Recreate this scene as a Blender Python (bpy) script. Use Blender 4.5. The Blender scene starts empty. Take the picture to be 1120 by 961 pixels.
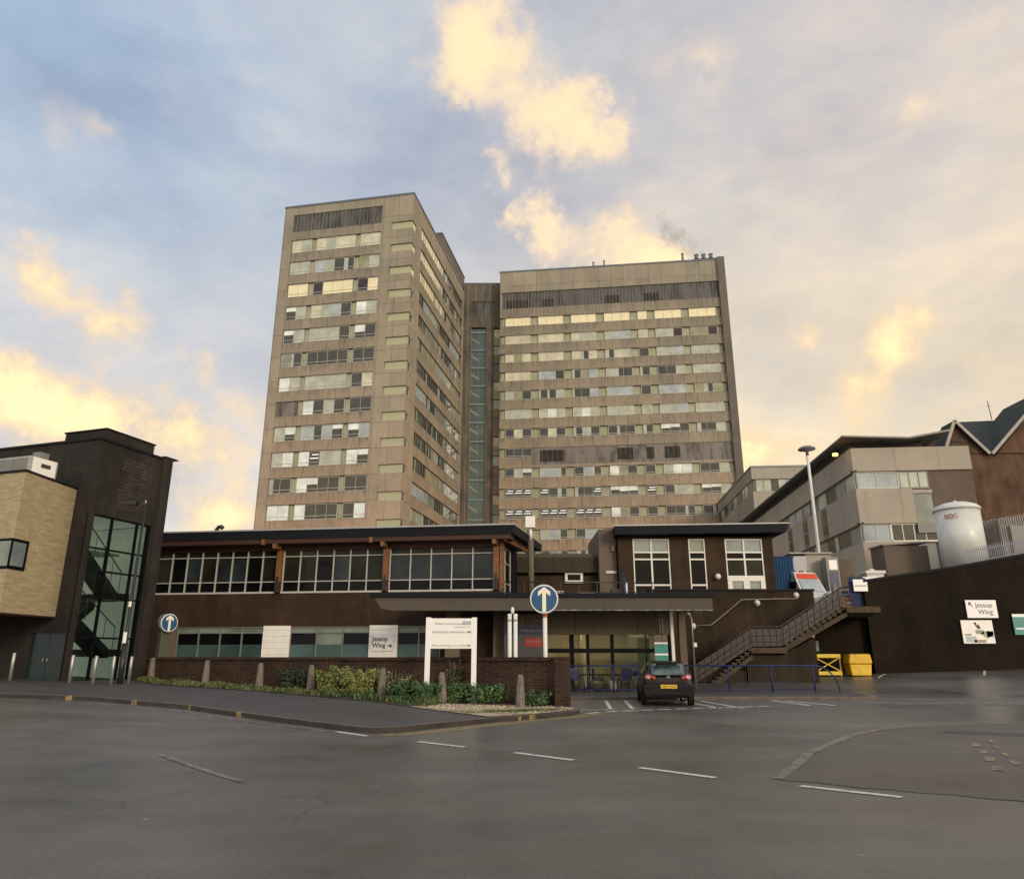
import bpy, math, random
from mathutils import Vector, Matrix
random.seed(7)
C = bpy.context.scene.collection
PI = math.pi
rad = math.radians

# ------------------------------------------------------------------ camera
F, CU, CV, W0 = 800., 560., 480.5, 1120.
PITCH = math.atan((718 - 480.5) / 800)
cp, sp = math.cos(PITCH), math.sin(PITCH)
cam_d = bpy.data.cameras.new('camera'); cam = bpy.data.objects.new('camera', cam_d); C.objects.link(cam)
cam.location = (0, 0, 1.6); cam.rotation_euler = (PI/2 + PITCH, 0, 0)
cam_d.sensor_width = 36; cam_d.lens = 36 * F / W0; cam_d.clip_end = 3000; cam_d.clip_start = .1
bpy.context.scene.camera = cam

def ray(u, v):
    X, U = u - CU, CV - v
    return Vector((X, F*cp - U*sp, F*sp + U*cp))
def at(u, v, Y):
    r = ray(u, v); return Vector((0, 0, 1.6)) + r * (Y / r.y)

# ------------------------------------------------------------------ terrain
def sst(a, b, x):
    t = min(1, max(0, (x-a)/(b-a))); return t*t*(3-2*t)
def gz(x, y):
    if x < 0: return min(-.035*x, .9) * sst(8, 25, y)
    return min(.03*x, .9) * sst(33, 45, y)

# ------------------------------------------------------------------ materials
M = {}
def nt_new(name):
    m = bpy.data.materials.new(name); m.use_nodes = True
    nt = m.node_tree; b = nt.nodes['Principled BSDF']; M[name] = m
    return m, nt, b
def N(nt, typ, **kw):
    n = nt.nodes.new(typ)
    for k, v in kw.items():
        if k.startswith('i_'):
            n.inputs[int(k[2:]) if k[2:].isdigit() else k[2:]].default_value = v
        else: setattr(n, k, v)
    return n
def col4(c): return (c[0], c[1], c[2], 1)
def ramp(nt, fac, stops):
    r = nt.nodes.new('ShaderNodeValToRGB'); e = r.color_ramp.elements
    e[0].position, e[0].color = stops[0][0], col4(stops[0][1]); e[1].position, e[1].color = stops[1][0], col4(stops[1][1])
    for p, c in stops[2:]:
        q = e.new(p); q.color = col4(c)
    nt.links.new(fac, r.inputs[0]); return r.outputs[0]
def mixc(nt, fac, a, b, mode='MIX'):
    m = nt.nodes.new('ShaderNodeMix'); m.data_type = 'RGBA'; m.blend_type = mode
    for s, v in ((0, fac), (6, a), (7, b)):
        if hasattr(v, 'links'): nt.links.new(v, m.inputs[s])
        elif s == 0: m.inputs[s].default_value = v
        else: m.inputs[s].default_value = col4(v)
    return m.outputs[2]
def objco(nt): return nt.nodes.new('ShaderNodeTexCoord').outputs['Object']
def noise(nt, co, scale, detail=4, rough=.6, sc=None):
    if sc:
        mp = nt.nodes.new('ShaderNodeMapping'); mp.inputs['Scale'].default_value = sc; nt.links.new(co, mp.inputs[0]); co = mp.outputs[0]
    n = N(nt, 'ShaderNodeTexNoise'); n.inputs['Scale'].default_value = scale; n.inputs['Detail'].default_value = detail
    n.inputs['Roughness'].default_value = rough; nt.links.new(co, n.inputs[0]); return n.outputs[0]
def bump(nt, b, h, strength=.3, dist=.02):
    bp = nt.nodes.new('ShaderNodeBump'); bp.inputs['Strength'].default_value = strength; bp.inputs['Distance'].default_value = dist
    nt.links.new(h, bp.inputs['Height']); nt.links.new(bp.outputs[0], b.inputs['Normal'])

def plain(name, c, rough=.6, metal=0, spec=.5, var=.12, scale=3., emit=None, es=0, coat=0):
    m, nt, b = nt_new(name)
    co = objco(nt); n = noise(nt, co, scale, 5)
    k = ramp(nt, n, [(.3, tuple(x*(1-var) for x in c)), (.7, tuple(min(1, x*(1+var)) for x in c))])
    nt.links.new(k, b.inputs['Base Color'])
    b.inputs['Roughness'].default_value = rough; b.inputs['Metallic'].default_value = metal
    b.inputs['Specular IOR Level'].default_value = spec; b.inputs['Coat Weight'].default_value = coat
    if emit: b.inputs['Emission Color'].default_value = col4(emit); b.inputs['Emission Strength'].default_value = es
    return m
def flat_uz(nt, co):
    s = nt.nodes.new('ShaderNodeSeparateXYZ'); nt.links.new(co, s.inputs[0])
    a = N(nt, 'ShaderNodeMath', operation='ADD'); nt.links.new(s.outputs[0], a.inputs[0]); nt.links.new(s.outputs[1], a.inputs[1])
    c = nt.nodes.new('ShaderNodeCombineXYZ'); nt.links.new(a.outputs[0], c.inputs[0]); nt.links.new(s.outputs[2], c.inputs[1])
    return c.outputs[0]
def bricks(name, c1, c2, mortar, bw=.225, bh=.075, ms=.01, rough=.85, blotch=.35, grime=(.6, .6, .6)):
    m, nt, b = nt_new(name); co = objco(nt); uz = flat_uz(nt, co)
    t = N(nt, 'ShaderNodeTexBrick'); t.inputs['Scale'].default_value = 1; t.inputs['Brick Width'].default_value = bw
    t.inputs['Row Height'].default_value = bh; t.inputs['Mortar Size'].default_value = ms; t.inputs['Bias'].default_value = -.1
    t.inputs['Color1'].default_value = col4(c1); t.inputs['Color2'].default_value = col4(c2); t.inputs['Mortar'].default_value = col4(mortar)
    nt.links.new(uz, t.inputs[0])
    n = noise(nt, co, .5, 6, .65); st = noise(nt, co, 1.3, 4, .6, (1, 1, .18))
    k = mixc(nt, .8, t.outputs[0], ramp(nt, n, [(.3, grime), (.5, (1, .97, .95)), (.66, (1.4, 1.3, 1.15))]), 'MULTIPLY')
    k = mixc(nt, .6, k, ramp(nt, st, [(.3, (.6, .6, .62)), (.55, (1, 1, 1)), (.75, (1.35, 1.3, 1.2))]), 'MULTIPLY')
    nt.links.new(k, b.inputs['Base Color']); b.inputs['Roughness'].default_value = rough
    b.inputs['Specular IOR Level'].default_value = .1
    bump(nt, b, t.outputs[1], -.3, .01)
    return m
def concrete(name, c, panel=(2.3, 3.6), joint=.035, warm=(1.12, .96, .84), streak=.55, rough=.88, stain=1.0, z_warm=(18, 60), drip=None):
    m, nt, b = nt_new(name); co = objco(nt); uz = flat_uz(nt, co)
    t = N(nt, 'ShaderNodeTexBrick', offset=0); t.inputs['Scale'].default_value = 1
    t.inputs['Brick Width'].default_value = panel[0]; t.inputs['Row Height'].default_value = panel[1]
    t.inputs['Mortar Size'].default_value = joint; t.inputs['Mortar Smooth'].default_value = .3; t.inputs['Bias'].default_value = 0
    t.inputs['Color1'].default_value = col4(tuple(x*.92 for x in c)); t.inputs['Color2'].default_value = col4(tuple(x*1.08 for x in c))
    t.inputs['Mortar'].default_value = col4(tuple(x*.45 for x in c)); nt.links.new(uz, t.inputs[0])
    big = noise(nt, co, .12, 5, .6)
    k = mixc(nt, .9, t.outputs[0], ramp(nt, big, [(.32, (.78, .8, .8)), (.7, (1.15, 1.1, 1.02))]), 'MULTIPLY')
    # pinker lower down the building, greyer and darker towards the top
    s = nt.nodes.new('ShaderNodeSeparateXYZ'); nt.links.new(co, s.inputs[0])
    mr = nt.nodes.new('ShaderNodeMapRange'); mr.inputs[1].default_value = z_warm[0]; mr.inputs[2].default_value = z_warm[1]
    nt.links.new(s.outputs[2], mr.inputs[0])
    k = mixc(nt, 1, k, ramp(nt, mr.outputs[0], [(0, warm), (.45, (.98, .94, .86)), (1, (.84, .85, .8))]), 'MULTIPLY')
    st = noise(nt, co, 1.1, 6, .7, (1, 1, .3))
    k = mixc(nt, streak*stain, k, ramp(nt, st, [(.27, (.3, .28, .25)), (.36, (.8, .78, .75)), (.46, (1, 1, 1)), (.8, (1.12, 1.1, 1.08))]), 'MULTIPLY')
    if drip:   # dirt washed down from the window sills
        z0, h, ln = drip
        sb = N(nt, 'ShaderNodeMath', operation='SUBTRACT'); sb.inputs[0].default_value = z0+h*40; nt.links.new(s.outputs[2], sb.inputs[1])
        md = N(nt, 'ShaderNodeMath', operation='MODULO'); md.inputs[1].default_value = h; nt.links.new(sb.outputs[0], md.inputs[0])
        fall = N(nt, 'ShaderNodeMapRange'); fall.inputs[1].default_value = 0; fall.inputs[2].default_value = ln; fall.inputs[3].default_value = 1; fall.inputs[4].default_value = 0; nt.links.new(md.outputs[0], fall.inputs[0])
        dn_ = noise(nt, co, 3.2, 4, .75, (1.2, 1.2, .07)); patchy = noise(nt, co, .35, 3, .6)
        a1 = N(nt, 'ShaderNodeMath', operation='MULTIPLY'); nt.links.new(fall.outputs[0], a1.inputs[0]); nt.links.new(ramp(nt, dn_, [(.5, (0, 0, 0)), (.62, (1, 1, 1))]), a1.inputs[1])
        a2 = N(nt, 'ShaderNodeMath', operation='MULTIPLY'); nt.links.new(a1.outputs[0], a2.inputs[0]); nt.links.new(ramp(nt, patchy, [(.35, (.25, .25, .25)), (.6, (1, 1, 1))]), a2.inputs[1])
        k = mixc(nt, a2.outputs[0], k, tuple(x*.28 for x in c))
        edge = N(nt, 'ShaderNodeMapRange'); edge.inputs[1].default_value = 0; edge.inputs[2].default_value = .13; edge.inputs[3].default_value = .75; edge.inputs[4].default_value = 0; nt.links.new(md.outputs[0], edge.inputs[0])
        k = mixc(nt, edge.outputs[0], k, tuple(x*.4 for x in c))
    fine = noise(nt, co, 7, 6, .7)
    k = mixc(nt, .5, k, ramp(nt, fine, [(.3, (.8, .8, .8)), (.7, (1.15, 1.15, 1.15))]), 'MULTIPLY')
    nt.links.new(k, b.inputs['Base Color']); b.inputs['Roughness'].default_value = rough; b.inputs['Specular IOR Level'].default_value = .25
    bump(nt, b, fine, .25, .02)
    return m
def vpanels(name, c1, c2, w=.6, dark=.55, rough=.6, mort=1.6):
    m, nt, b = nt_new(name); co = objco(nt); uz = flat_uz(nt, co)
    t = N(nt, 'ShaderNodeTexBrick', offset=0); t.inputs['Scale'].default_value = 1
    t.inputs['Brick Width'].default_value = w; t.inputs['Row Height'].default_value = 40; t.inputs['Mortar Size'].default_value = w*.07
    t.inputs['Color1'].default_value = col4(c1); t.inputs['Color2'].default_value = col4(c2); t.inputs['Mortar'].default_value = col4(tuple(x*mort for x in c2))
    nt.links.new(uz, t.inputs[0])
    st = noise(nt, co, .5, 5, .7, (1.2, 1.2, .3))
    k = mixc(nt, .9, t.outputs[0], ramp(nt, st, [(.36, (dark*.5,)*3), (.52, (1, 1, 1)), (.75, (1.2, 1.2, 1.2))]), 'MULTIPLY')
    nt.links.new(k, b.inputs['Base Color']); b.inputs['Roughness'].default_value = rough
    return m
def glassy(name, c, rough=.1, spec=.6, emit=None, es=0, var=.35, scale=.35):
    m, nt, b = nt_new(name); co = objco(nt); n = noise(nt, co, scale, 3)
    k = ramp(nt, n, [(.35, tuple(x*(1-var) for x in c)), (.65, tuple(min(1, x*(1+var)) for x in c))])
    nt.links.new(k, b.inputs['Base Color']); b.inputs['Roughness'].default_value = rough; b.inputs['Specular IOR Level'].default_value = spec
    if emit: b.inputs['Emission Color'].default_value = col4(emit); b.inputs['Emission Strength'].default_value = es
    wob = noise(nt, co, .8, 2); bump(nt, b, wob, .06, .05)
    return m
def clear_glass(name, tint=(.62, .78, .72), dark=.0, r0=.05):
    m, nt, b = nt_new(name); nt.nodes.remove(b); out = nt.nodes['Material Output']
    tr = N(nt, 'ShaderNodeBsdfTransparent'); tr.inputs[0].default_value = col4(tint)
    gl = N(nt, 'ShaderNodeBsdfGlossy'); gl.inputs['Roughness'].default_value = .02
    fr = N(nt, 'ShaderNodeFresnel'); fr.inputs[0].default_value = 1.5
    mx = N(nt, 'ShaderNodeMixShader'); nt.links.new(fr.outputs[0], mx.inputs[0]); nt.links.new(tr.outputs[0], mx.inputs[1]); nt.links.new(gl.outputs[0], mx.inputs[2])
    nt.links.new(mx.outputs[0], out.inputs[0]); return m

def asphalt(name, c, rough=(.32, .62), patch=(.7, 1.25), speck=True, spec=.5):
    m, nt, b = nt_new(name); co = objco(nt)
    big = noise(nt, co, .16, 6, .6); mid = noise(nt, co, 1.1, 6, .7); fine = noise(nt, co, 26, 8, .85); grit = noise(nt, co, 90, 4, .8)
    tracks = noise(nt, co, .5, 4, .6, (.25, 1.4, 1))
    k = mixc(nt, 1, col_rgb(nt, c), ramp(nt, big, [(.32, (patch[0],)*3), (.68, (patch[1], patch[1]*.98, patch[1]*.94))]), 'MULTIPLY')
    k = mixc(nt, .8, k, ramp(nt, mid, [(.3, (.8, .8, .82)), (.7, (1.16, 1.15, 1.12))]), 'MULTIPLY')
    k = mixc(nt, .6, k, ramp(nt, tracks, [(.35, (.8, .8, .8)), (.65, (1.2, 1.18, 1.14))]), 'MULTIPLY')
    k = mixc(nt, .8, k, ramp(nt, fine, [(.38, (.5, .5, .5)), (.62, (1.5, 1.5, 1.5))]), 'MULTIPLY')
    k = mixc(nt, .8, k, ramp(nt, grit, [(.4, (.55, .55, .55)), (.6, (1.45, 1.45, 1.45))]), 'MULTIPLY')
    # thin tar-filled cracks
    vo = N(nt, 'ShaderNodeTexVoronoi', feature='DISTANCE_TO_EDGE'); vo.inputs['Scale'].default_value = .16
    wm = nt.nodes.new('ShaderNodeVectorMath'); wm.operation = 'ADD'
    wn = N(nt, 'ShaderNodeTexNoise'); wn.inputs['Scale'].default_value = .9; wn.inputs['Detail'].default_value = 5; nt.links.new(co, wn.inputs[0])
    nt.links.new(co, wm.inputs[0]); nt.links.new(wn.outputs[1], wm.inputs[1]); nt.links.new(wm.outputs[0], vo.inputs[0])
    cr = ramp(nt, vo.outputs[0], [(.0, (.55, .55, .55)), (.003, (1, 1, 1))]); gate = ramp(nt, noise(nt, co, .3, 3), [(.46, (0, 0, 0)), (.54, (1, 1, 1))])
    k = mixc(nt, gate, k, mixc(nt, 1, k, cr, 'MULTIPLY'))
    if speck:
        v2 = N(nt, 'ShaderNodeTexVoronoi'); v2.inputs['Scale'].default_value = .9; nt.links.new(co, v2.inputs[0])
        k = mixc(nt, ramp(nt, v2.outputs[0], [(.022, (.8, .8, .8)), (.03, (0, 0, 0))]), k, (.32, .31, .29))
    nt.links.new(k, b.inputs['Base Color'])
    rr = nt.nodes.new('ShaderNodeMapRange'); rr.inputs[1].default_value = .35; rr.inputs[2].default_value = .65
    rr.inputs[3].default_value = rough[0]; rr.inputs[4].default_value = rough[1]; nt.links.new(big, rr.inputs[0]); nt.links.new(rr.outputs[0], b.inputs['Roughness'])
    b.inputs['Specular IOR Level'].default_value = spec
    bump(nt, b, fine, .35, .006)
    return m
def col_rgb(nt, c):
    r = nt.nodes.new('ShaderNodeRGB'); r.outputs[0].default_value = col4(c); return r.outputs[0]
def worn(name, c, under, cover=.5, scale=9):
    m, nt, b = nt_new(name); co = objco(nt); n = noise(nt, co, scale, 6, .75)
    k = mixc(nt, ramp(nt, n, [(cover-.06, (0, 0, 0)), (cover+.06, (1, 1, 1))]), c, under)
    nt.links.new(k, b.inputs['Base Color']); b.inputs['Roughness'].default_value = .55
    return m
def leafy(name, c):
    m, nt, b = nt_new(name); co = objco(nt); n = noise(nt, co, 4, 3)
    k = ramp(nt, n, [(.3, tuple(x*.6 for x in c)), (.7, tuple(x*1.4 for x in c))])
    nt.links.new(k, b.inputs['Base Color']); b.inputs['Roughness'].default_value = .55
    b.inputs['Subsurface Weight'].default_value = 0
    return m

# setting
asphalt('asphalt', (.114, .11, .107), (.28, .52))
asphalt('asphalt_dark', (.085, .08, .074), (.34, .6), (.45, 1.45), speck=False)
asphalt('asphalt_path', (.062, .06, .062), (.5, .7), (.85, 1.1), speck=False)
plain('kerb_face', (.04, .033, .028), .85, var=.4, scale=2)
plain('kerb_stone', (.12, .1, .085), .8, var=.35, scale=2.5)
worn('kerb_flush', (.22, .2, .18), (.12, .11, .1), .5, 3)
plain('light_stone', (.3, .28, .25), .85, var=.3, scale=3)
worn('paint_white', (.62, .6, .56), (.12, .11, .1), .6)
worn('paint_worn', (.4, .38, .35), (.1, .095, .09), .47, 6)
worn('paint_faint', (.24, .23, .21), (.11, .1, .095), .5, 4)
worn('paint_yellow', (.5, .36, .14), (.14, .11, .08), .55)
worn('paint_kerb', (.36, .25, .05), (.1, .08, .065), .5, 14)
worn('paint_yellow_faint', (.48, .38, .18), (.1, .09, .08), .46, 7)
plain('soil', (.06, .042, .03), .95, var=.5, scale=4)
def gravelm():
    m, nt, b = nt_new('gravel'); co = objco(nt)
    v = N(nt, 'ShaderNodeTexVoronoi'); v.inputs['Scale'].default_value = 22; nt.links.new(co, v.inputs[0])
    s = nt.nodes.new('ShaderNodeSeparateColor'); nt.links.new(v.outputs[1], s.inputs[0])
    k = ramp(nt, s.outputs[0], [(0, (.2, .15, .09)), (1, (.66, .57, .4))])
    nt.links.new(mixc(nt, .8, k, ramp(nt, noise(nt, co, 1.2, 5), [(.35, (.45, .4, .35)), (.6, (1.1, 1.1, 1.1))]), 'MULTIPLY'), b.inputs['Base Color'])
    b.inputs['Roughness'].default_value = .9; bump(nt, b, v.outputs[0], .8, .03)
gravelm()
# towers
concrete('tower_concrete', (.375, .34, .295), warm=(1.1, .95, .84), streak=.7)
for nm_, dr_ in (('spandrel_front', (62.55-2.2, 3.735, 1.3)), ('spandrel_side', (65.3-1.95, 3.66, 1.3)), ('spandrel_wide', (61.9-1.75, 3.6, 1.5))):
    concrete(nm_, (.34, .305, .26), (2.05, 40), .035, warm=(1.18, .98, .84), streak=.8, drip=dr_)
concrete('grey_concrete', (.49, .45, .41), (3.4, 30), .02, (1, .95, .9), .35, z_warm=(5, 20))
concrete('podium_concrete', (.06, .052, .043), (1.1, 30), .02, (1, 1, 1), .6, z_warm=(0, 9))
concrete('canopy_concrete', (.11, .1, .092), (40, 30), .01, (1, 1, 1), .4, z_warm=(0, 9))
concrete('lintel_concrete', (.17, .145, .115), (3, 30), .02, (1, 1, 1), .5, z_warm=(0, 9))
plain('olive_panel', (.36, .355, .235), .5, var=.16, scale=.5)
vpanels('dark_cladding', (.075, .07, .064), (.1, .095, .088), .62, .3)
vpanels('purple_cladding', (.19, .165, .15), (.205, .178, .162), .9, .35, mort=.75)
vpanels('brown_panel', (.1, .083, .062), (.118, .097, .07), 1.4, .75)
plain('grey_pier', (.14, .122, .102), .85, var=.2, scale=.4)
plain('brown_pier', (.13, .098, .072), .85, var=.2, scale=.4)
plain('olive_dark', (.07, .075, .05), .6)
plain('slot_green', (.42, .42, .27), .5, var=.06)
plain('flashing', (.16, .18, .21), .35, .5, var=.05)
plain('roof_felt', (.08, .08, .08), .9)
plain('soot_and_shade', (.035, .03, .026), .9, var=.5, scale=1)
PANE = {}
for k, a in dict(c=((.86, .78, .5), .3), w=((.74, .8, .76), .25), y=((.6, .58, .42), .18), p=((.43, .46, .38), .15), d=((.05, .054, .046), .1),
                 s=((.38, .44, .46), .12), k=((.035, .02, .02), .2), g=((.3, .29, .185), .5), m=((.24, .26, .22), .1), l=((.06, .062, .055), .1)).items():
    nm = dict(c='pane_cream_blind', w='pane_white_blind', y='pane_curtain', p='pane_pale', d='pane_dark', s='pane_sky', k='pane_open', g='pane_infill', m='pane_mid', l='pane_lit_room')[k]
    glassy(nm, a[0], a[1], .55, var=.18 if k != 'c' else .06, scale=.6); PANE[k] = nm
plain('window_frame', (.5, .49, .44), .45, var=.1)
plain('frame_grey', (.2, .2, .18), .5, var=.1)
plain('frame_bright', (.72, .7, .64), .4, var=.05)
m_ = plain('strip_light', (.9, .9, .85), .5, emit=(.95, 1, .88), es=.75)
m_ = plain('warm_strip', (.9, .85, .6), .5, emit=(1, .8, .42), es=11)
glassy('teal_glass', (.05, .085, .08), .06, .6)
plain('teal_bar', (.16, .22, .22), .4)
plain('stair_pale', (.3, .34, .32), .6)
# podium
bricks('dark_brick', (.052, .028, .017), (.034, .02, .013), (.055, .044, .036), ms=.013)
bricks('planter_brick', (.062, .033, .022), (.036, .02, .015), (.06, .05, .042), .225, .085, .014)
bricks('charcoal_brick', (.04, .037, .034), (.028, .0265, .025), (.036, .033, .03))
bricks('charcoal_hit_miss', (.07, .062, .054), (.04, .035, .031), (.03, .027, .025), .225, .15, .02)
bricks('red_brick', (.14, .074, .045), (.1, .053, .034), (.12, .1, .08), grime=(.42, .42, .4))
bricks('stair_brick', (.042, .027, .016), (.028, .019, .012), (.045, .036, .027), ms=.013)
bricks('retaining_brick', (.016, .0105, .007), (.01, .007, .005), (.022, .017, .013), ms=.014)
def beige():
    m, nt, b = nt_new('beige_stone'); co = objco(nt); uz = flat_uz(nt, co)
    t = N(nt, 'ShaderNodeTexBrick'); t.inputs['Scale'].default_value = 1; t.inputs['Brick Width'].default_value = .33; t.inputs['Row Height'].default_value = .06
    t.inputs['Mortar Size'].default_value = .006; t.inputs['Color1'].default_value = (.5, .42, .26, 1); t.inputs['Color2'].default_value = (.4, .33, .2, 1)
    t.inputs['Mortar'].default_value = (.24, .19, .12, 1); nt.links.new(uz, t.inputs[0])
    n = noise(nt, uz, 2.2, 8, .8, (1, 4, 1))
    nt.links.new(mixc(nt, .8, t.outputs[0], ramp(nt, n, [(.35, (.72, .7, .66)), (.65, (1.2, 1.2, 1.2))]), 'MULTIPLY'), b.inputs['Base Color'])
    b.inputs['Roughness'].default_value = .9; bump(nt, b, n, .5, .03)
beige()
plain('fascia_dark', (.011, .012, .016), .6, spec=.12, var=.1)
plain('roof_metal', (.4, .4, .4), .45, .2, var=.15, scale=1)
plain('soffit_timber', (.05, .018, .009), .6, var=.25)
plain('orange_timber', (.2, .085, .028), .55, var=.25, scale=5)
plain('white_panel', (.9, .87, .8), .5, var=.06)
plain('sign_white', (.88, .87, .85), .35, var=.02)
plain('post_white', (.78, .77, .74), .4, var=.05)
plain('letter_dark', (.03, .03, .035), .5)
plain('letter_grey', (.25, .25, .27), .5)
plain('letter_faded', (.42, .4, .34), .5)
plain('letter_white', (.8, .8, .8), .5)
plain('letter_red', (.4, .1, .08), .5)
plain('nhs_blue', (.02, .12, .42), .4)
plain('nhs_faded', (.18, .2, .26), .4)
plain('sign_blue', (.003, .075, .19), .35, var=.03)
plain('sign_cream', (.85, .8, .6), .35, var=.02)
plain('navy', (.012, .02, .09), .4)
plain('sign_red', (.3, .02, .02), .4)
plain('sign_teal', (.02, .22, .2), .35)
plain('sign_glass', (.05, .055, .06), .2)
glassy('dark_glass', (.005, .006, .007), .06, .14)
glassy('room_glass', (.022, .021, .015), .08, .18, var=.6, scale=.3)
glassy('reflection_glass', (.022, .03, .033), .08, .3, var=.5, scale=.5)  # bluish base colour stands in for reflections in the wing glazing
glassy('frosted_teal', (.06, .105, .1), .35, .4)
glassy('blind_glass', (.2, .24, .2), .2, .4)
glassy('pale_glass', (.2, .25, .26), .08, .8)
clear_glass('clear_glass', (.8, .86, .84)); clear_glass('green_glass', (.66, .76, .7))
plain('interior_green', (.6, .62, .54), .7, emit=(.56, .6, .5), es=.17)  # wall emission stands in for light inside the glazed stair
plain('interior_cream', (.62, .56, .34), .7, var=.2, scale=1)
plain('interior_floor', (.2, .18, .15), .4)
plain('black_metal', (.018, .018, .02), .4, var=.05)
plain('frame_black', (.005, .006, .009), .5, spec=.08, var=.05)
plain('door_green', (.012, .028, .03), .35)
plain('steel', (.4, .4, .38), .4, .6, var=.1)
plain('galv', (.2, .205, .2), .6, .2, var=.2)
plain('bollard_concrete', (.17, .145, .118), .9, var=.45, scale=9)
plain('rail_blue', (.016, .032, .11), .5, spec=.3, var=.2)
plain('stair_concrete', (.07, .048, .03), .9, var=.4, scale=3)
plain('rail_maroon', (.02, .011, .008), .5)
plain('conduit', (.2, .17, .14), .6)
plain('lamp_glass', (.7, .68, .6), .3)
plain('orange_glow', (.9, .5, .1), .5, emit=(1, .42, .05), es=9)
plain('yellow_plastic', (.72, .45, .01), .4, var=.18, scale=3)
plain('yellow_paint', (.8, .58, .01), .4, var=.1)
plain('box_white', (.62, .62, .55), .4)
plain('tank_white', (.66, .68, .64), .35, var=.1, scale=.8)
plain('container_blue', (.004, .05, .14), .6, spec=.2)
plain('container_beige', (.33, .3, .26), .6, var=.1, scale=.5)
plain('fence_blue', (.018, .035, .09), .6, spec=.2)
plain('slate', (.04, .05, .05), .75, spec=.2, var=.25, scale=2)
plain('barge_white', (.36, .33, .28), .6)
plain('vent_dark', (.05, .045, .04), .8)
# vehicles
plain('car_paint', (.006, .004, .006), .25, .0, spec=.25, coat=.35, var=.03)
plain('tyre', (.012, .012, .012), .85)
plain('rim', (.25, .25, .26), .3, .8)
glassy('car_glass', (.05, .085, .09), .04, 1, var=.5, scale=2)
plain('tail_red', (.32, .02, .015), .15, coat=1)
plain('tail_clear', (.55, .42, .38), .12, coat=1)
plain('plate_yellow', (.75, .5, .04), .4)
plain('chrome', (.6, .6, .6), .15, 1)
plain('van_white', (.8, .79, .76), .3, coat=.5, var=.04)
plain('van_side', (.3, .31, .33), .35, coat=.5, var=.05)
plain('banner_red', (.6, .07, .02), .4)
# plants
for nm, c in dict(leaf_green=(.045, .085, .02), leaf_dark=(.014, .03, .01), leaf_yellow=(.34, .32, .09), leaf_lime=(.15, .19, .045), leaf_ivy=(.045, .11, .035), leaf_brown=(.1, .055, .03), grass_a=(.09, .13, .03), grass_b=(.14, .15, .05), twig=(.09, .06, .04)).items(): leafy(nm, c)

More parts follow.
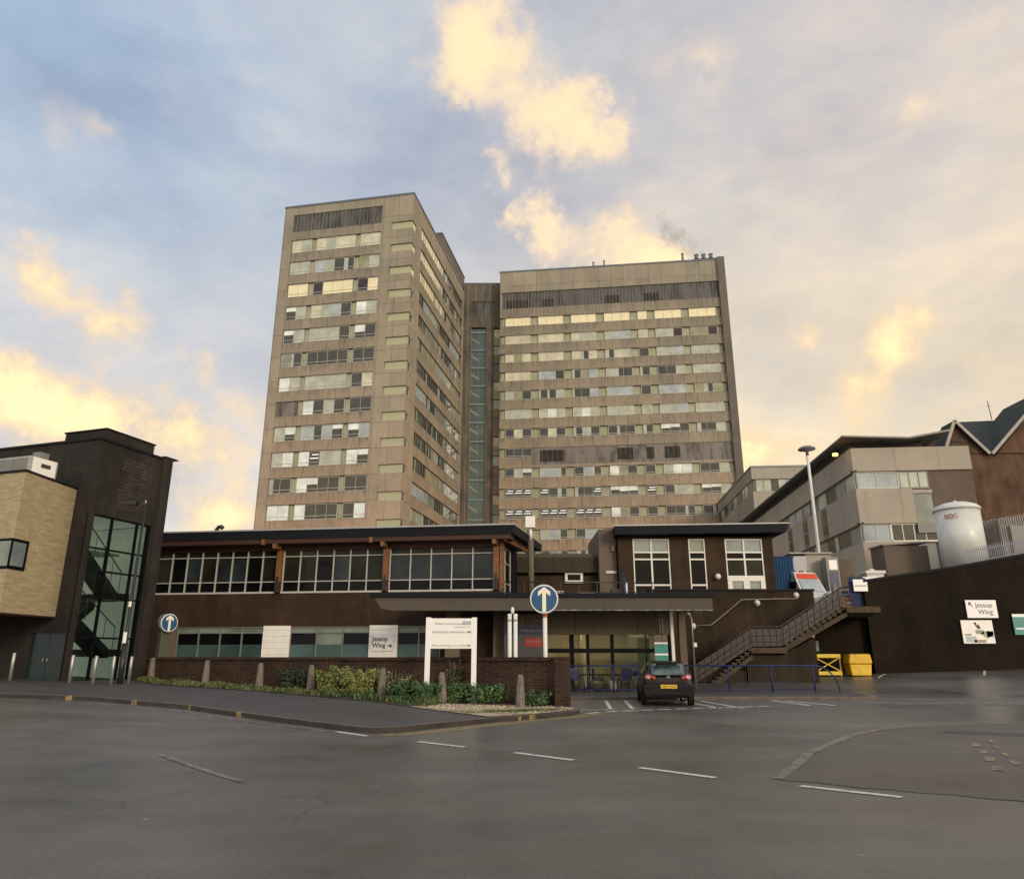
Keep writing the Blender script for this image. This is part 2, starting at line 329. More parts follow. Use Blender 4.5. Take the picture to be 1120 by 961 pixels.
# ------------------------------------------------------------------ mesh builder
class MB:
    def __init__(s, xf=None): s.v = []; s.f = []; s.m = []; s.mats = []; s.sm = []; s.xf = xf
    def mi(s, mat):
        if mat not in s.mats: s.mats.append(mat)
        return s.mats.index(mat)
    def P(s, p):
        p = s.xf(*p) if s.xf else p
        s.v.append(tuple(p)); return len(s.v)-1
    def face(s, pts, mat, smooth=False):
        s.f.append([s.P(p) for p in pts]); s.m.append(s.mi(mat)); s.sm.append(smooth)
    def idx(s, ids, mat, smooth=False): s.f.append(ids); s.m.append(s.mi(mat)); s.sm.append(smooth)
    def box(s, x0, x1, y0, y1, z0, z1, mat):
        a = [s.P(p) for p in ((x0,y0,z0),(x1,y0,z0),(x1,y1,z0),(x0,y1,z0),(x0,y0,z1),(x1,y0,z1),(x1,y1,z1),(x0,y1,z1))]
        for q in ((0,3,2,1),(4,5,6,7),(0,1,5,4),(1,2,6,5),(2,3,7,6),(3,0,4,7)): s.idx([a[i] for i in q], mat)
        return s
    def bar(s, p, q, w, h, mat):     # square bar from p to q
        p, q = Vector(p), Vector(q); d = (q-p).normalized(); up = Vector((0,0,1)) if abs(d.z) < .95 else Vector((0,1,0))
        r = d.cross(up).normalized(); u = r.cross(d).normalized(); r = r*(w/2); u = u*(h/2)
        a = [s.P(x) for x in (p-r-u, p+r-u, p+r+u, p-r+u, q-r-u, q+r-u, q+r+u, q-r+u)]
        for t in ((0,3,2,1),(4,5,6,7),(0,1,5,4),(1,2,6,5),(2,3,7,6),(3,0,4,7)): s.idx([a[i] for i in t], mat)
        return s
    def tube(s, pts, r, mat, n=10, cap=True):
        pts = [Vector(p) for p in pts]; rings = []
        if not isinstance(r, (list, tuple)): r = [r]*len(pts)
        for i, p in enumerate(pts):
            d = (pts[min(i+1, len(pts)-1)] - pts[max(i-1, 0)]).normalized()
            up = Vector((0,0,1)) if abs(d.z) < .9 else Vector((0,1,0))
            a = d.cross(up).normalized(); b = a.cross(d).normalized()
            rings.append([s.P(p + (a*math.cos(2*PI*k/n) + b*math.sin(2*PI*k/n))*r[i]) for k in range(n)])
        for i in range(len(rings)-1):
            for k in range(n): s.idx([rings[i][k], rings[i][(k+1)%n], rings[i+1][(k+1)%n], rings[i+1][k]], mat, True)
        if cap: s.idx(rings[0][::-1], mat); s.idx(rings[-1], mat)
        return s
    def lathe(s, c, prof, mat, n=24, smooth=True):   # prof: (r, z)
        rings = [[s.P((c[0]+r*math.cos(2*PI*k/n), c[1]+r*math.sin(2*PI*k/n), c[2]+z)) for k in range(n)] for r, z in prof]
        for i in range(len(rings)-1):
            for k in range(n): s.idx([rings[i][k], rings[i][(k+1)%n], rings[i+1][(k+1)%n], rings[i+1][k]], mat, smooth)
        s.idx(rings[0][::-1], mat); s.idx(rings[-1], mat); return s
    def prism(s, poly, z0, z1, mat, axis='z', top=None):     # polygon extruded
        def p3(p, h): return {'z': (p[0], p[1], h), 'y': (p[0], h, p[1]), 'x': (h, p[0], p[1])}[axis]
        a = [s.P(p3(p, z0)) for p in poly]; b = [s.P(p3(p, z1)) for p in poly]; n = len(poly)
        s.idx(a[::-1], mat); s.idx(b, top or mat)
        for i in range(n): s.idx([a[i], a[(i+1)%n], b[(i+1)%n], b[i]], mat)
        return s
    def build(s, name, parent=None, bevel=0, kind=None, label=None):
        me = bpy.data.meshes.new(name); me.from_pydata(s.v, [], s.f); me.update()
        for m in s.mats: me.materials.append(M[m])
        for p, mi, sm in zip(me.polygons, s.m, s.sm): p.material_index = mi; p.use_smooth = sm
        import bmesh
        b = bmesh.new(); b.from_mesh(me); bmesh.ops.recalc_face_normals(b, faces=b.faces); b.to_mesh(me); b.free()
        o = bpy.data.objects.new(name, me); C.objects.link(o)
        if parent: o.parent = parent
        if bevel:
            md = o.modifiers.new('bevel', 'BEVEL'); md.width = bevel; md.segments = 2; md.limit_method = 'ANGLE'
        if kind: o['kind'] = kind
        if label: o['label'] = label
        return o
def thing(name, label, cat, loc=(0,0,0), rz=0, group=None):
    o = bpy.data.objects.new(name, None); C.objects.link(o); o.location = loc; o.rotation_euler = (0, 0, rad(rz))
    o['label'] = label; o['category'] = cat
    if group: o['group'] = group
    return o
def tag(o, label, cat, group=None, loc=None, rz=None):
    o['label'] = label; o['category'] = cat
    if group: o['group'] = group
    if loc: o.location = loc
    if rz is not None: o.rotation_euler = (0, 0, rad(rz))
    return o
def dup(root, loc, rz=None, label=None):
    r = root.copy(); C.objects.link(r); r.location = loc
    if rz is not None: r.rotation_euler = (0, 0, rad(rz))
    if label: r['label'] = label
    for ch in list(root.children):
        c = ch.copy(); C.objects.link(c); c.parent = r
        for g in list(ch.children):
            d = g.copy(); C.objects.link(d); d.parent = c
    return r
def text(name, body, size, loc, parent, mat, align='LEFT', ext=.004, rot=(PI/2, 0, 0), bold=0):
    cu = bpy.data.curves.new(name, 'FONT'); cu.body = body; cu.size = size; cu.align_x = align; cu.extrude = ext; cu.offset = bold
    cu.materials.append(M[mat]); tmp = bpy.data.objects.new(name, cu); C.objects.link(tmp); bpy.context.view_layer.update()
    me = bpy.data.meshes.new_from_object(tmp.evaluated_get(bpy.context.evaluated_depsgraph_get())); bpy.data.objects.remove(tmp)
    if not me.materials: me.materials.append(M[mat])
    o = bpy.data.objects.new(name, me); C.objects.link(o); o.location = loc; o.rotation_euler = rot; o.parent = parent
    return o

def grid_sheet(x0, x1, y0, y1, dx, dy, h, mat, name, kind='structure'):
    xs = [x0+i*dx for i in range(int(round((x1-x0)/dx))+1)]; ys = [y0+i*dy for i in range(int(round((y1-y0)/dy))+1)]
    mb = MB(); ids = [[mb.P((x, y, h(x, y))) for x in xs] for y in ys]
    for j in range(len(ys)-1):
        for i in range(len(xs)-1): mb.idx([ids[j][i], ids[j][i+1], ids[j+1][i+1], ids[j+1][i]], mat, True)
    return mb.build(name, kind=kind)
def resample(pl, n):
    L = [0]
    for a, b in zip(pl, pl[1:]): L.append(L[-1]+math.dist(a, b))
    out = []
    for k in range(n+1):
        t = L[-1]*k/n; i = 0
        while i < len(pl)-2 and L[i+1] < t: i += 1
        f = (t-L[i])/max(1e-6, L[i+1]-L[i]); out.append((pl[i][0]*(1-f)+pl[i+1][0]*f, pl[i][1]*(1-f)+pl[i+1][1]*f))
    return out
def loft(A, B, dz, mat, name, n=60, m=12, kind='structure', mb=None, dz2=None):
    own = mb is None; mb = mb or MB(); A, B = resample(A, n), resample(B, n); ids = []
    for j in range(m+1):
        f = j/m; d = dz if dz2 is None else dz*(1-f)+dz2*f
        ids.append([mb.P((a[0]*(1-f)+b[0]*f, a[1]*(1-f)+b[1]*f, gz(a[0]*(1-f)+b[0]*f, a[1]*(1-f)+b[1]*f)+d)) for a, b in zip(A, B)])
    for j in range(m):
        for i in range(n): mb.idx([ids[j][i], ids[j][i+1], ids[j+1][i+1], ids[j+1][i]], mat, True)
    if own: return mb.build(name, kind=kind)
def offset(pl, d):
    out = []
    for i, p in enumerate(pl):
        a, b = pl[max(0, i-1)], pl[min(len(pl)-1, i+1)]; t = Vector((b[0]-a[0], b[1]-a[1])).normalized()
        out.append((p[0]-t.y*d, p[1]+t.x*d))
    return out
def strip(pl, w, mat, name='road_marking', dz=.008, step=.5):
    L = sum(math.dist(a, b) for a, b in zip(pl, pl[1:])); n = max(2, int(L/step))
    p = resample(pl, n); return loft(offset(p, w/2), offset(p, -w/2), dz, mat, name, n, 1)

# ------------------------------------------------------------------ ground
def far_ground():
    mb = MB()
    xs = [-600, -200, -60, -26] + [i*.5-25.5 for i in range(0, 123)] + [60, 200, 600]
    ys = [-300, -60, -10, 0] + [i*.5+.5 for i in range(0, 99)] + [60, 100, 200, 500]
    xs = sorted(set(xs)); ys = sorted(set(ys))
    ids = [[mb.P((x, y, gz(x, y))) for x in xs] for y in ys]
    for j in range(len(ys)-1):
        for i in range(len(xs)-1): mb.idx([ids[j][i], ids[j][i+1], ids[j+1][i+1], ids[j+1][i]], 'asphalt', True)
    return mb.build('road', kind='structure')
far_ground()

K = [(-34, 23.6), (-20, 22.3), (-14.63, 22.2), (-13.0, 22.3), (-12.07, 22.2), (-8.82, 20.84), (-5.62, 18.46), (-3.9, 17.15), (-3.3, 16.72), (-2.95, 16.6), (-2.6, 16.72), (-2.3, 17.05), (-1.29, 18.5), (0.0, 20.38), (1.0, 21.3), (1.7, 22.2), (2.0, 22.9), (2.05, 23.6)]
BED = [(-16.1, 32.6), (-13.74, 29.4), (-10, 27.9), (-6.41, 25.6), (-4.2, 24.0), (-3.0, 22.6), (-1.9, 21.3), (-1.1, 20.5), (-.6, 19.85)]
WALL = [(-16.3, 33.5), (1.35, 24.35)]
Kin = offset(K, .15)
HK = .11
# kerb: vertical face and top
kb = MB()
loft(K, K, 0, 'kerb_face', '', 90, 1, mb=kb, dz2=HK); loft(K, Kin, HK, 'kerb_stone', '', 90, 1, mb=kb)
kb.build('kerb', kind='structure')
# pavement
kend = [p for p in Kin if p[0] < -.45]
far_l = [(-34, 40), (-24, 36), (-16.4, 33.3)] + BED[:]
loft([p for p in Kin[:14]][:13] + [(-.55, 19.75)], [(-34, 45), (-22, 40), (-16.4, 34)] + BED, HK-.003, 'asphalt_path', 'pavement', 90, 24)
for x0 in ((-10.9, 22.15-.5), (-6.95, 19.47), (-8.82+.1, 20.78), (-13.4, 22.27)):
    pass
def kerb_mark(u0, u1, nm='kerb_marking'):
    Kr = resample(K, 400); s = [p for p in Kr if u0 <= p[0] <= u1]
    mb = MB(); loft(s, s, -.0, 'paint_kerb', '', 6, 1, mb=mb, dz2=HK); loft(offset(s, -.004), offset(s, -.004), .0, 'paint_kerb', '', 6, 1, mb=mb, dz2=HK+.004); loft(offset(s, -.004), offset(s, .13), HK+.004, 'paint_kerb', '', 6, 1, mb=mb)
    mb.build(nm, kind='structure')
for a, b in ((-12.9, -12.6), (-10.6, -10.35), (-8.7, -8.5), (-6.85, -6.6), (.05, .28), (.42, .62)): kerb_mark(a, b)
# planting bed: soil, gravel at its end
WB = [(-16.2, 33.3), (-11, 30.7), (-6, 28.15), (-1, 25.5), (1.3, 24.2)]
loft(BED[:6] , WB[:4], HK+.012, 'soil', 'soil_bed', 50, 10)
loft([(-3.0, 22.6), (-1.9, 21.3), (-1.1, 20.5), (-.6, 19.85), (.0, 20.55), (.95, 21.45), (1.55, 22.3), (1.85, 22.95), (1.9, 23.6)], [(-1, 25.5), (0, 25.0), (1.3, 24.25), (1.9, 23.62)], HK+.016, 'gravel', 'gravel_bed', 50, 10)
# entrance forecourt pavement
FK = [(2.0, 30.15), (10.5, 30.1), (13.6, 30.0), (14.4, 30.3), (14.3, 31.2)]
loft(FK, [(2.0, 42), (10, 42), (14.5, 40.5), (14.6, 36), (14.45, 33.5)], .1, 'asphalt_path', 'forecourt_pavement', 40, 10)
loft([(-18, 33.9), (-8, 30.2), (1.9, 25.2), (2.0, 30.15)], [(-18, 42), (-8, 42), (0, 42), (2.0, 42)], .09, 'asphalt_path', 'inner_yard_paving', 40, 10)
fk = MB(); loft(FK, FK, 0, 'kerb_stone', '', 40, 1, mb=fk, dz2=.11); loft(FK, offset(FK, .16), .11, 'light_stone', '', 40, 1, mb=fk); fk.build('kerb', kind='structure')
# markings
dash = [((-1.82, 15.22), (-.87, 14.46)), ((.05, 13.74), (.99, 12.76)), ((1.92, 11.94), (2.8, 10.98)), ((3.72, 10.32), (4.63, 9.52)), ((-3.75, 16.72), (-2.95, 16.02))]
for a, b in dash: strip([a, b], .14, 'paint_white')
strip([(-5.84, 13.12), (-4.6, 11.7), (-3.58, 10.6)], .11, 'paint_faint')
strip([(-9.2, 20.6), (-6.2, 18.25), (-3.8, 16.6)], .07, 'paint_worn')
yk = [(-2.75, 16.3), (-2.2, 16.6), (-1.2, 18.15), (.1, 20.05), (1.1, 21.0), (1.9, 22.0), (2.5, 22.9)]
strip(yk, .1, 'paint_yellow'); strip(offset(yk, -.24), .1, 'paint_yellow')
for i in range(11):
    t = i/11.; a = (2.2+6.6*t, 22.9+3.3*(t**.7)); t = (i+.72)/11.; b = (2.2+6.6*t, 22.9+3.3*(t**.7)); strip([a, b], .22, 'paint_white')
strip([(3.55, 29.4), (3.16, 24.9)], .12, 'paint_white'); strip([(4.28, 29.4), (3.86, 24.9)], .12, 'paint_white')
strip([(6.4, 28.9), (6.75, 25.1)], .13, 'paint_white'); strip([(7.1, 29.3), (7.5, 25.2)], .15, 'paint_white')
strip([(9.9, 29.6), (10.2, 26.6)], .2, 'paint_white'); strip([(10.35, 29.4), (11.1, 26.4)], .2, 'paint_white'); strip([(9.6, 26.4), (12.0, 26.5)], .2, 'paint_worn')
strip([(1.9, 23.9), (3.3, 24.9)], .12, 'paint_white')
for x in (13.4, 16.5, 19.6, 23.0): strip([(x, 26.9), (x+1.7, 27.1)], .22, 'paint_worn')
strip([(12.5, 28.0), (16.5, 27.6), (21, 28.2)], .5, 'paint_worn')
for x in (20.5, 26.3): strip([(x-.6, 41.8), (x+1.2, 44.6)], .12, 'paint_white')
arc = [(3.62, 10.88), (4.32, 12.1), (5.1, 13.6), (5.94, 14.84), (6.8, 16.1), (7.55, 17.06), (8.4, 17.9), (9.33, 18.58), (11, 19.3), (13.5, 19.6), (17, 19.2)]
jr = random.Random(12); jag = [(a+jr.uniform(-.07, .07), b+jr.uniform(-.07, .07)) for a, b in resample(arc, 60)]
strip(arc, .17, 'kerb_flush', 'flush_kerb', .011, .3)
low = resample([(3.66, 10.8), (4.9, 9.85), (6.4, 8.9), (9, 8.5), (12, 9.5), (15, 13), (17, 19.0)], 60); low = [(a+jr.uniform(-.06, .06), b+jr.uniform(-.08, .08)) for a, b in low]
loft(offset(jag, -.06), low, .006, 'asphalt_dark', 'road_patch', 60, 14)
loft([(9.3, 17.2), (10.6, 16.6), (11.6, 14.6)], [(9.9, 17.7), (12.0, 16.6), (13.2, 14.2)], .012, 'asphalt_path', 'wet_patch', 14, 6)
for k in range(4): strip([(8.85-.5*k+.05, 15.1-1.0*k), (8.6-.5*k, 14.6-1.0*k)], .14, 'paint_yellow_faint', dz=.014); strip([(9.5-.5*k, 15.7-1.0*k), (9.25-.5*k, 15.15-1.0*k)], .1, 'paint_yellow_faint', dz=.014)
# drain cover and manholes
def manhole(x, y, r, lab):
    mb = MB(); mb.lathe((0, 0, 0), [(r, -.02), (r, .006), (r-.04, .012), (r-.05, .009)], 'black_metal', 20); mb.build('manhole_cover', kind='structure').location = (x, y, gz(x, y))
manhole(13.5, 14.8, .35, '')

# ------------------------------------------------------------------ generic facade window (front faces -Y of the local frame)
def front_xf(y0=0): return lambda s, d, z: (s, y0-d, z)
def side_xf(x0=0): return lambda s, d, z: (x0+d, s, z)
rnd = random.Random(3)
def window(parent, xf, s0, s1, z0, z1, code, d=.0, fr='window_frame', transom=.24, ft=.07, proud=.05, sub='frame', sill=False):
    """one window: panes by code letters, each pane a thin box; its frame is a sub-part"""
    n = len(code); w = (s1-s0)/n; mb = MB(xf)
    for i, ch in enumerate(code):
        a, b = s0+i*w, s0+(i+1)*w
        zt = z0+(z1-z0)*transom
        if ch == 'h':
            zm = z0+(z1-z0)*rnd.uniform(.45, .7); mb.box(a, b, d-.03, d, zm, z1, PANE['w']); mb.box(a, b, d-.03, d-.004, z0, zm, PANE['d'])
        elif ch == 'l':
            mb.box(a, b, d-.03, d, z0, z1, PANE['l'])
            for q in range(2):
                zz = z0+(z1-z0)*(.5+.24*q); mb.box(a+w*(.1+.15*q), b-w*(.12), d, d+.008, zz, zz+.1, 'strip_light')
        elif ch == 'k':
            mb.box(a, b, d-.03, d, zt, z1, PANE['k']); mb.box(a, b, d-.03, d, z0, zt, PANE['d'])
        elif ch in 'dm' and rnd.random() < .35:
            u = rnd.uniform(.2, .5)*w; mb.box(a, a+u, d-.03, d-.001, z0, z1, PANE['p']); mb.box(a+u, b, d-.03, d, z0, z1, PANE[ch])
        else: mb.box(a, b, d-.03, d, z0, z1, PANE[ch])
    wn = mb.build('window', parent)
    fb = MB(xf); D0, D1 = d-.04, d+proud
    solid = [c != 'g' for c in code]
    if ft > .06: fb.box(s0-.3, s1+.3, D0+.02, D1+.03, z1+.0, z1+.07, 'soot_and_shade')  # dark strip above the panes stands in for shade under the spandrel
    fb.box(s0, s1, D0, D1, z0-ft*.3, z0+ft, fr); fb.box(s0, s1, D0, D1, z1-ft, z1, fr)
    for i in range(n+1):
        x = s0+i*w; t = ft*.6 if 0 < i < n else ft
        if (i < n and solid[i]) or (i > 0 and solid[i-1]): fb.box(x-t/2, x+t/2, D0, D1-.004, z0+ft, z1-ft, fr)
    if transom:
        for i in range(n):
            if solid[i]: fb.box(s0+i*w+ft*.5, s0+(i+1)*w-ft*.5, D0, D1-.008, z0+(z1-z0)*transom-ft*.45, z0+(z1-z0)*transom+ft*.45, fr)
    fb.build(sub, wn)
    return wn

# ------------------------------------------------------------------ left tower
TAx, TAy = -14.709, 95.0
WA, HA, LA = 20.8, 68.3, 30.6
tA = thing('hospital_tower', 'tall left concrete hospital tower standing forward, its long side wall receding beside the glazed stair', 'tower block', (TAx, TAy, 0), -10.5)
FA = [62.55-3.735*i for i in range(17)]           # tops of front windows
core = MB(); core.box(-WA+.3, -.3, .35, LA, 0, HA-1, 'olive_panel'); core.build('infill_panel', tA)
w = MB()
d0 = .36
def aw(x0, x1, z0, z1, y0=0., mat='tower_concrete'): w.box(x0, x1, y0, d0+.04, z0, z1, mat)
aw(-WA, -19.3, 0, 66.9)              # left pier
aw(-4.85, -3.35, 0, 66.9)            # middle pier
aw(-WA, 0, 66.9, HA)                 # parapet
aw(-3.35, 0, 63.8, 66.9, -.04)
for i, zt in enumerate(FA):
    zb = zt-2.2
    ztop_next = FA[i+1] if i+1 < len(FA) else 0
    aw(-19.3, -4.85, max(0, ztop_next), zb, .05, 'spandrel_front')
    zs = 63.8-3.735*i
    aw(-3.35, 0, max(0, zs-3.735), zs-1.25, -.04)
aw(-19.3, -4.85, 62.55, 63.95, .05, 'spandrel_front')
# side wall
SA = [65.3-3.66*i for i in range(18)]
def sw(y0, y1, z0, z1, x1=0., mat='tower_concrete'): w.box(-.4, x1, y0, y1, z0, z1, mat)
sw(d0+.04, 1.65, 66.9, HA)
sw(1.65, 4.3, 0, HA); sw(29.9, LA, 0, 67.9)
sw(4.3, 29.9, 65.3, HA-.002, -.02)
for i in range(18):
    a = SA[i]-1.95; b = SA[i+1] if i+1 < 18 else 0
    sw(4.3, 29.9, max(0, b), a, -.02, 'spandrel_side')
for i in range(17):                                    # corner slot return
    zs = 63.8-3.735*i; sw(d0+.04, 1.65, max(0, zs-3.735), zs-1.25, -.01)
sw(d0+.04, 1.65, 63.8, 66.9, -.01)
w.box(-WA, -WA+.3, d0+.04, LA, 0, HA, 'tower_concrete'); w.box(-WA+.3, 0, LA, LA+.3, 0, HA, 'tower_concrete')
w.build('wall', tA)
r = MB(); r.box(-WA-.1, .1, -.1, LA+.2, HA, HA+.28, 'flashing'); r.build('roof_edge', tA)
pr = MB(); pr.box(-15, -.05, 15.3, LA+.4, HA+.3, 71.0, 'brown_panel'); pr.box(-15.1, .05, 15.2, LA+.5, 71.0, 71.25, 'flashing'); pr.build('plant_room', tA)
lv = MB(front_xf()); lv.box(-19.3, -4.85, -.3, -.12, 63.95, 66.9, 'dark_cladding')
for i in range(25): x = -19.3+i*.6; lv.box(x, x+.05, -.12, -.06, 63.95, 66.9, 'frame_grey')
lv.build('louvre_panel', tA)
for i in range(17):
    zs = 63.8-3.735*i
    if zs < 14: break
    s_ = MB(); s_.box(-3.3, -.12, .2, .36, zs-1.24, zs, 'slot_green'); s_.build('slot_panel', tA)
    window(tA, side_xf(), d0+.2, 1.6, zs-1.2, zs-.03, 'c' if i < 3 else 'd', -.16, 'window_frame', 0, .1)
rowsA = ["yp|ypyy|yy", "pp|spdd|gp", "cc|kccc|kc", "hp|ypsd|wp", "hp|pppd|hd", "md|dddd|dd", "wp|pppp|dy", "bb|wdpd|dd", "ph|sdsh|hs", "pw|wlpp|wh", "dd|whdd|dd", "ww|wddd|dw", "dp|dwdd|pd", "dd|pddd|wd"]
gA = [(-19.15, -16.0), (-15.15, -8.95), (-8.15, -5.0)]
for i, rw in enumerate(rowsA):
    zt = FA[i]; zb = zt-2.2
    for (a, b), code in zip(gA, rw.split('|')):
        if code == 'bb':
            q = MB(front_xf()); q.box(a, b, -.3, -.16, zb+.05, zt-.1, 'purple_cladding'); q.build('boarded_window', tA)
            continue
        window(tA, front_xf(), a, b, zb+.02, zt-.06, code, -.2)
for i in range(13):
    zt = SA[i]; zb = zt-1.95; n = 20; code = ''; cur = 'd'
    for k in range(n):
        if rnd.random() < .55: cur = rnd.choice('cyyw' if i < 3 and k < 10 else 'ddgdmdgps')
        code += cur
    if i in (0, 1, 2): code = ('cycc' 'ccyc' 'ywyd')[:8+i] + code[8+i:]
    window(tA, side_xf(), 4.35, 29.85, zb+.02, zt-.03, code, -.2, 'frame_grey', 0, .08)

# ------------------------------------------------------------------ right tower
TBx, TBy = -2.254, 124.0
WB_, HB = 41.1, 71.3
tB = thing('hospital_tower', 'wide right concrete hospital tower with a sooty louvre band and a dark clad storey', 'tower block', (TBx, TBy, 0), -7)
core = MB(); core.box(.3, WB_-1.2, .4, 15, 0, HB-1, 'olive_panel'); core.build('infill_panel', tB)
w = MB(); zr = [61.9-3.6*i for i in range(16)]
def bw(x0, x1, z0, z1, y0=0., mat='tower_concrete'): w.box(x0, x1, y0, .45, z0, z1, mat)
bw(0, 40, 67.05, HB)
bw(0, .45, 63.75, 67.05, .1)
bw(0, 40, 61.9, 63.75, .04, 'spandrel_wide')
for i in range(16):
    zb = zr[i]-1.75; nxt = zr[i+1] if i < 15 else 0
    if i == 7:
        bw(0, 5.7, max(0, nxt), zb, .04, 'spandrel_wide'); bw(5.7, 40, nxt, 33.55, .04, 'spandrel_wide')
    else: bw(0, 40, max(0, nxt), zb, .04, 'spandrel_wide')
w.box(0, .28, .45, 15, 0, HB, 'tower_concrete'); w.box(0, 40, 15, 15.3, 0, HB, 'tower_concrete')
w.build('wall', tB)
pb = MB(); pb.box(40, 41.3, -.5, 15.3, 0, HB+.35, 'grey_pier'); pb.build('end_pier', tB)
rf = MB(); rf.box(-.1, 40, -.1, 15.4, HB, HB+.28, 'flashing'); rf.box(36, 40, .5, 8, HB+.28, HB+.75, 'fascia_dark'); rf.build('roof_edge', tB)
lv = MB(front_xf()); lv.box(.45, 40, -.35, -.2, 63.75, 67.05, 'dark_cladding')
for i in range(66): x = .5+i*.6; lv.box(x, x+.06, -.2, -.12, 63.75, 67.05, 'frame_grey')
for a, b in ((1.2, 5.3), (8, 10), (19.5, 22.2), (26.6, 29.4)): lv.box(a, b, -.2, -.14, 63.8, 65.4, 'soot_and_shade')
lv.build('louvre_panel', tB)
dc = MB(front_xf()); dc.box(5.7, 40, -.3, -.14, 33.55, 36.8, 'purple_cladding')
for i in range(38): x = 5.75+i*.9; dc.box(x, x+.04, -.14, -.11, 33.55, 36.8, 'purple_cladding')
for a, b in ((7.2, 11.4), (20.6, 23.3), (25.5, 26.8), (28.6, 31.2)): dc.box(a, b, -.139, -.12, 34.1, 36.2, 'soot_and_shade')
dc.build('cladding_band', tB)
colB = [(1.05, 5.7), (7.13, 11.7), (13.17, 17.7), (19.2, 23.8), (25.25, 26.9), (28.3, 33.0), (34.4, 39.1)]
rowsB = ["ccc ccc ccc ccc c ccc ccc", "yyy yyy ypp pss y ppk ggk", "ygy yyy ydy dyp d pps ppp", "yyy ssd dgs pdd d ddp ppp", "pgd ddp dds sss d sss gdg", "ppp pwp pwp ppp p pps ppp", "dyd dyd dpd ddd d hhd ddp",
         "ddd - - - - - -", "dph ssd dsd wgd d pww ddp", "lll ldd ddl hhh l dpp hhp", "lll lll lll wgd d ddd kdd", "ppd psd dsp ddd d dds ddd", "ddd dmd dsd ddd d ddd ddd"]
for i, rw in enumerate(rowsB):
    zt = zr[i]; zb = zt-1.75; fr = 'frame_bright' if i in (5,) else 'window_frame'
    for j, ((a, b), code) in enumerate(zip(colB, rw.split())):
        if code == '-' or (i > 11 and j in (0, 5, 6)): continue
        if i in (3, 4, 2) and j in (0, 1) and 'g' not in code: code = code[0]*2+code[2]
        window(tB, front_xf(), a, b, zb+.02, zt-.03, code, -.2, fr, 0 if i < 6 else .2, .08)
def roof_pipe(x, y, z, h, r, n=10):
    mb = MB(); mb.tube([(0, 0, 0), (0, 0, h)], r, 'galv', n); mb.tube([(0, 0, h), (0, 0, h+.12)], r*1.25, 'galv', n); return mb
for x, h, r_, lab in ((17.6, 1.1, .16, 'short vent pipe, left of the pair midway along the right tower roof'), (19.6, 1.3, .16, 'short vent pipe, right of the pair midway along the right tower roof'), (34.1, 1.7, .22, 'thin mast-like vent beside the flues on the right tower roof'), (36.6, .8, .34, 'fat metal flue nearest the mast on the right tower roof'), (37.9, .8, .34, 'middle fat metal flue of three on the right tower roof'), (39.2, .8, .34, 'fat metal flue nearest the end pier of the right tower roof')):
    a = rad(-7); px, py = TBx+x*math.cos(a)-(.8)*math.sin(a), TBy+x*math.sin(a)+.8*math.cos(a)
    o = roof_pipe(0, 0, 0, h, r_).build('roof_flue'); tag(o, lab, 'flue', 'flues on the tower roof', (px, py, HB+(.28 if x < 35.9 else .75)))

# ------------------------------------------------------------------ link block with glazed stair
lk = thing('stair_block', 'narrow brown stair block with a full-height teal glazed stair, set back between the towers', 'stair tower', (0, 127.5, 0))
w = MB(); w.box(-9.8, -7.8, 0, 9, 0, 70.9, 'brown_panel'); w.box(-7.8, -3.3, 0, 9, 67.1, 70.9, 'brown_panel'); w.box(-7.8, -3.3, .02, 9, 61.7, 63.9, 'brown_panel')
w.box(-4.9, -3.5, 0, 9, 0, 61.7, 'brown_panel'); w.box(-3.3, -2.0, 0, 9, 61.7, 70.9, 'brown_panel'); w.box(-7.8, -2.0, 7, 9.01, 0, 61.7, 'brown_panel')
w.build('wall', lk)
x = MB(); x.box(-7.8, -3.3, .15, .3, 63.9, 67.1, 'dark_cladding'); x.build('louvre_panel', lk)
x = MB(); x.box(-9.9, -1.9, -.1, 9.1, 70.9, 71.1, 'flashing'); x.build('roof_edge', lk)
gl = MB(); gl.box(-7.8, -4.9, .5, .6, 0, 61.7, 'teal_glass'); gl = gl.build('stair_glazing', lk)
fr = MB(); 
for x_ in (-7.8, -6.35, -4.98): fr.box(x_, x_+.08, .38, .5, 0, 61.7, 'teal_bar')
for k in range(17):
    z = 61.7-3.6*k
    if z < 2: break
    fr.box(-7.8, -4.9, .3, .5, z-1.15, z-.8, 'teal_bar'); fr.box(-7.8, -4.9, .4, .5, z-2.0, z-1.94, 'teal_bar')
    fr.bar((-7.7, .42, z-2.1), (-6.1, .42, z-3.2), .08, .22, 'stair_pale'); fr.bar((-7.7, .42, z-2.45), (-6.3, .42, z-3.45), .06, .08, 'stair_pale')
fr.build('frame', gl)
x = MB(); x.box(-3.5, -2.0, .6, .8, 0, 61.7, 'pane_dark')
for k in range(17):
    z = 61.7-3.6*k; 
    if z < 2: break
    x.box(-3.5, -2.0, .4, .6, z-3.6, z-1.9, 'tower_concrete' if k % 3 else 'olive_panel'); x.box(-3.45, -2.3, .5, .6, z-1.85, z-.2, ('pane_curtain', 'pane_pale', 'pane_dark')[k % 3])
x.build('landing_windows', lk)

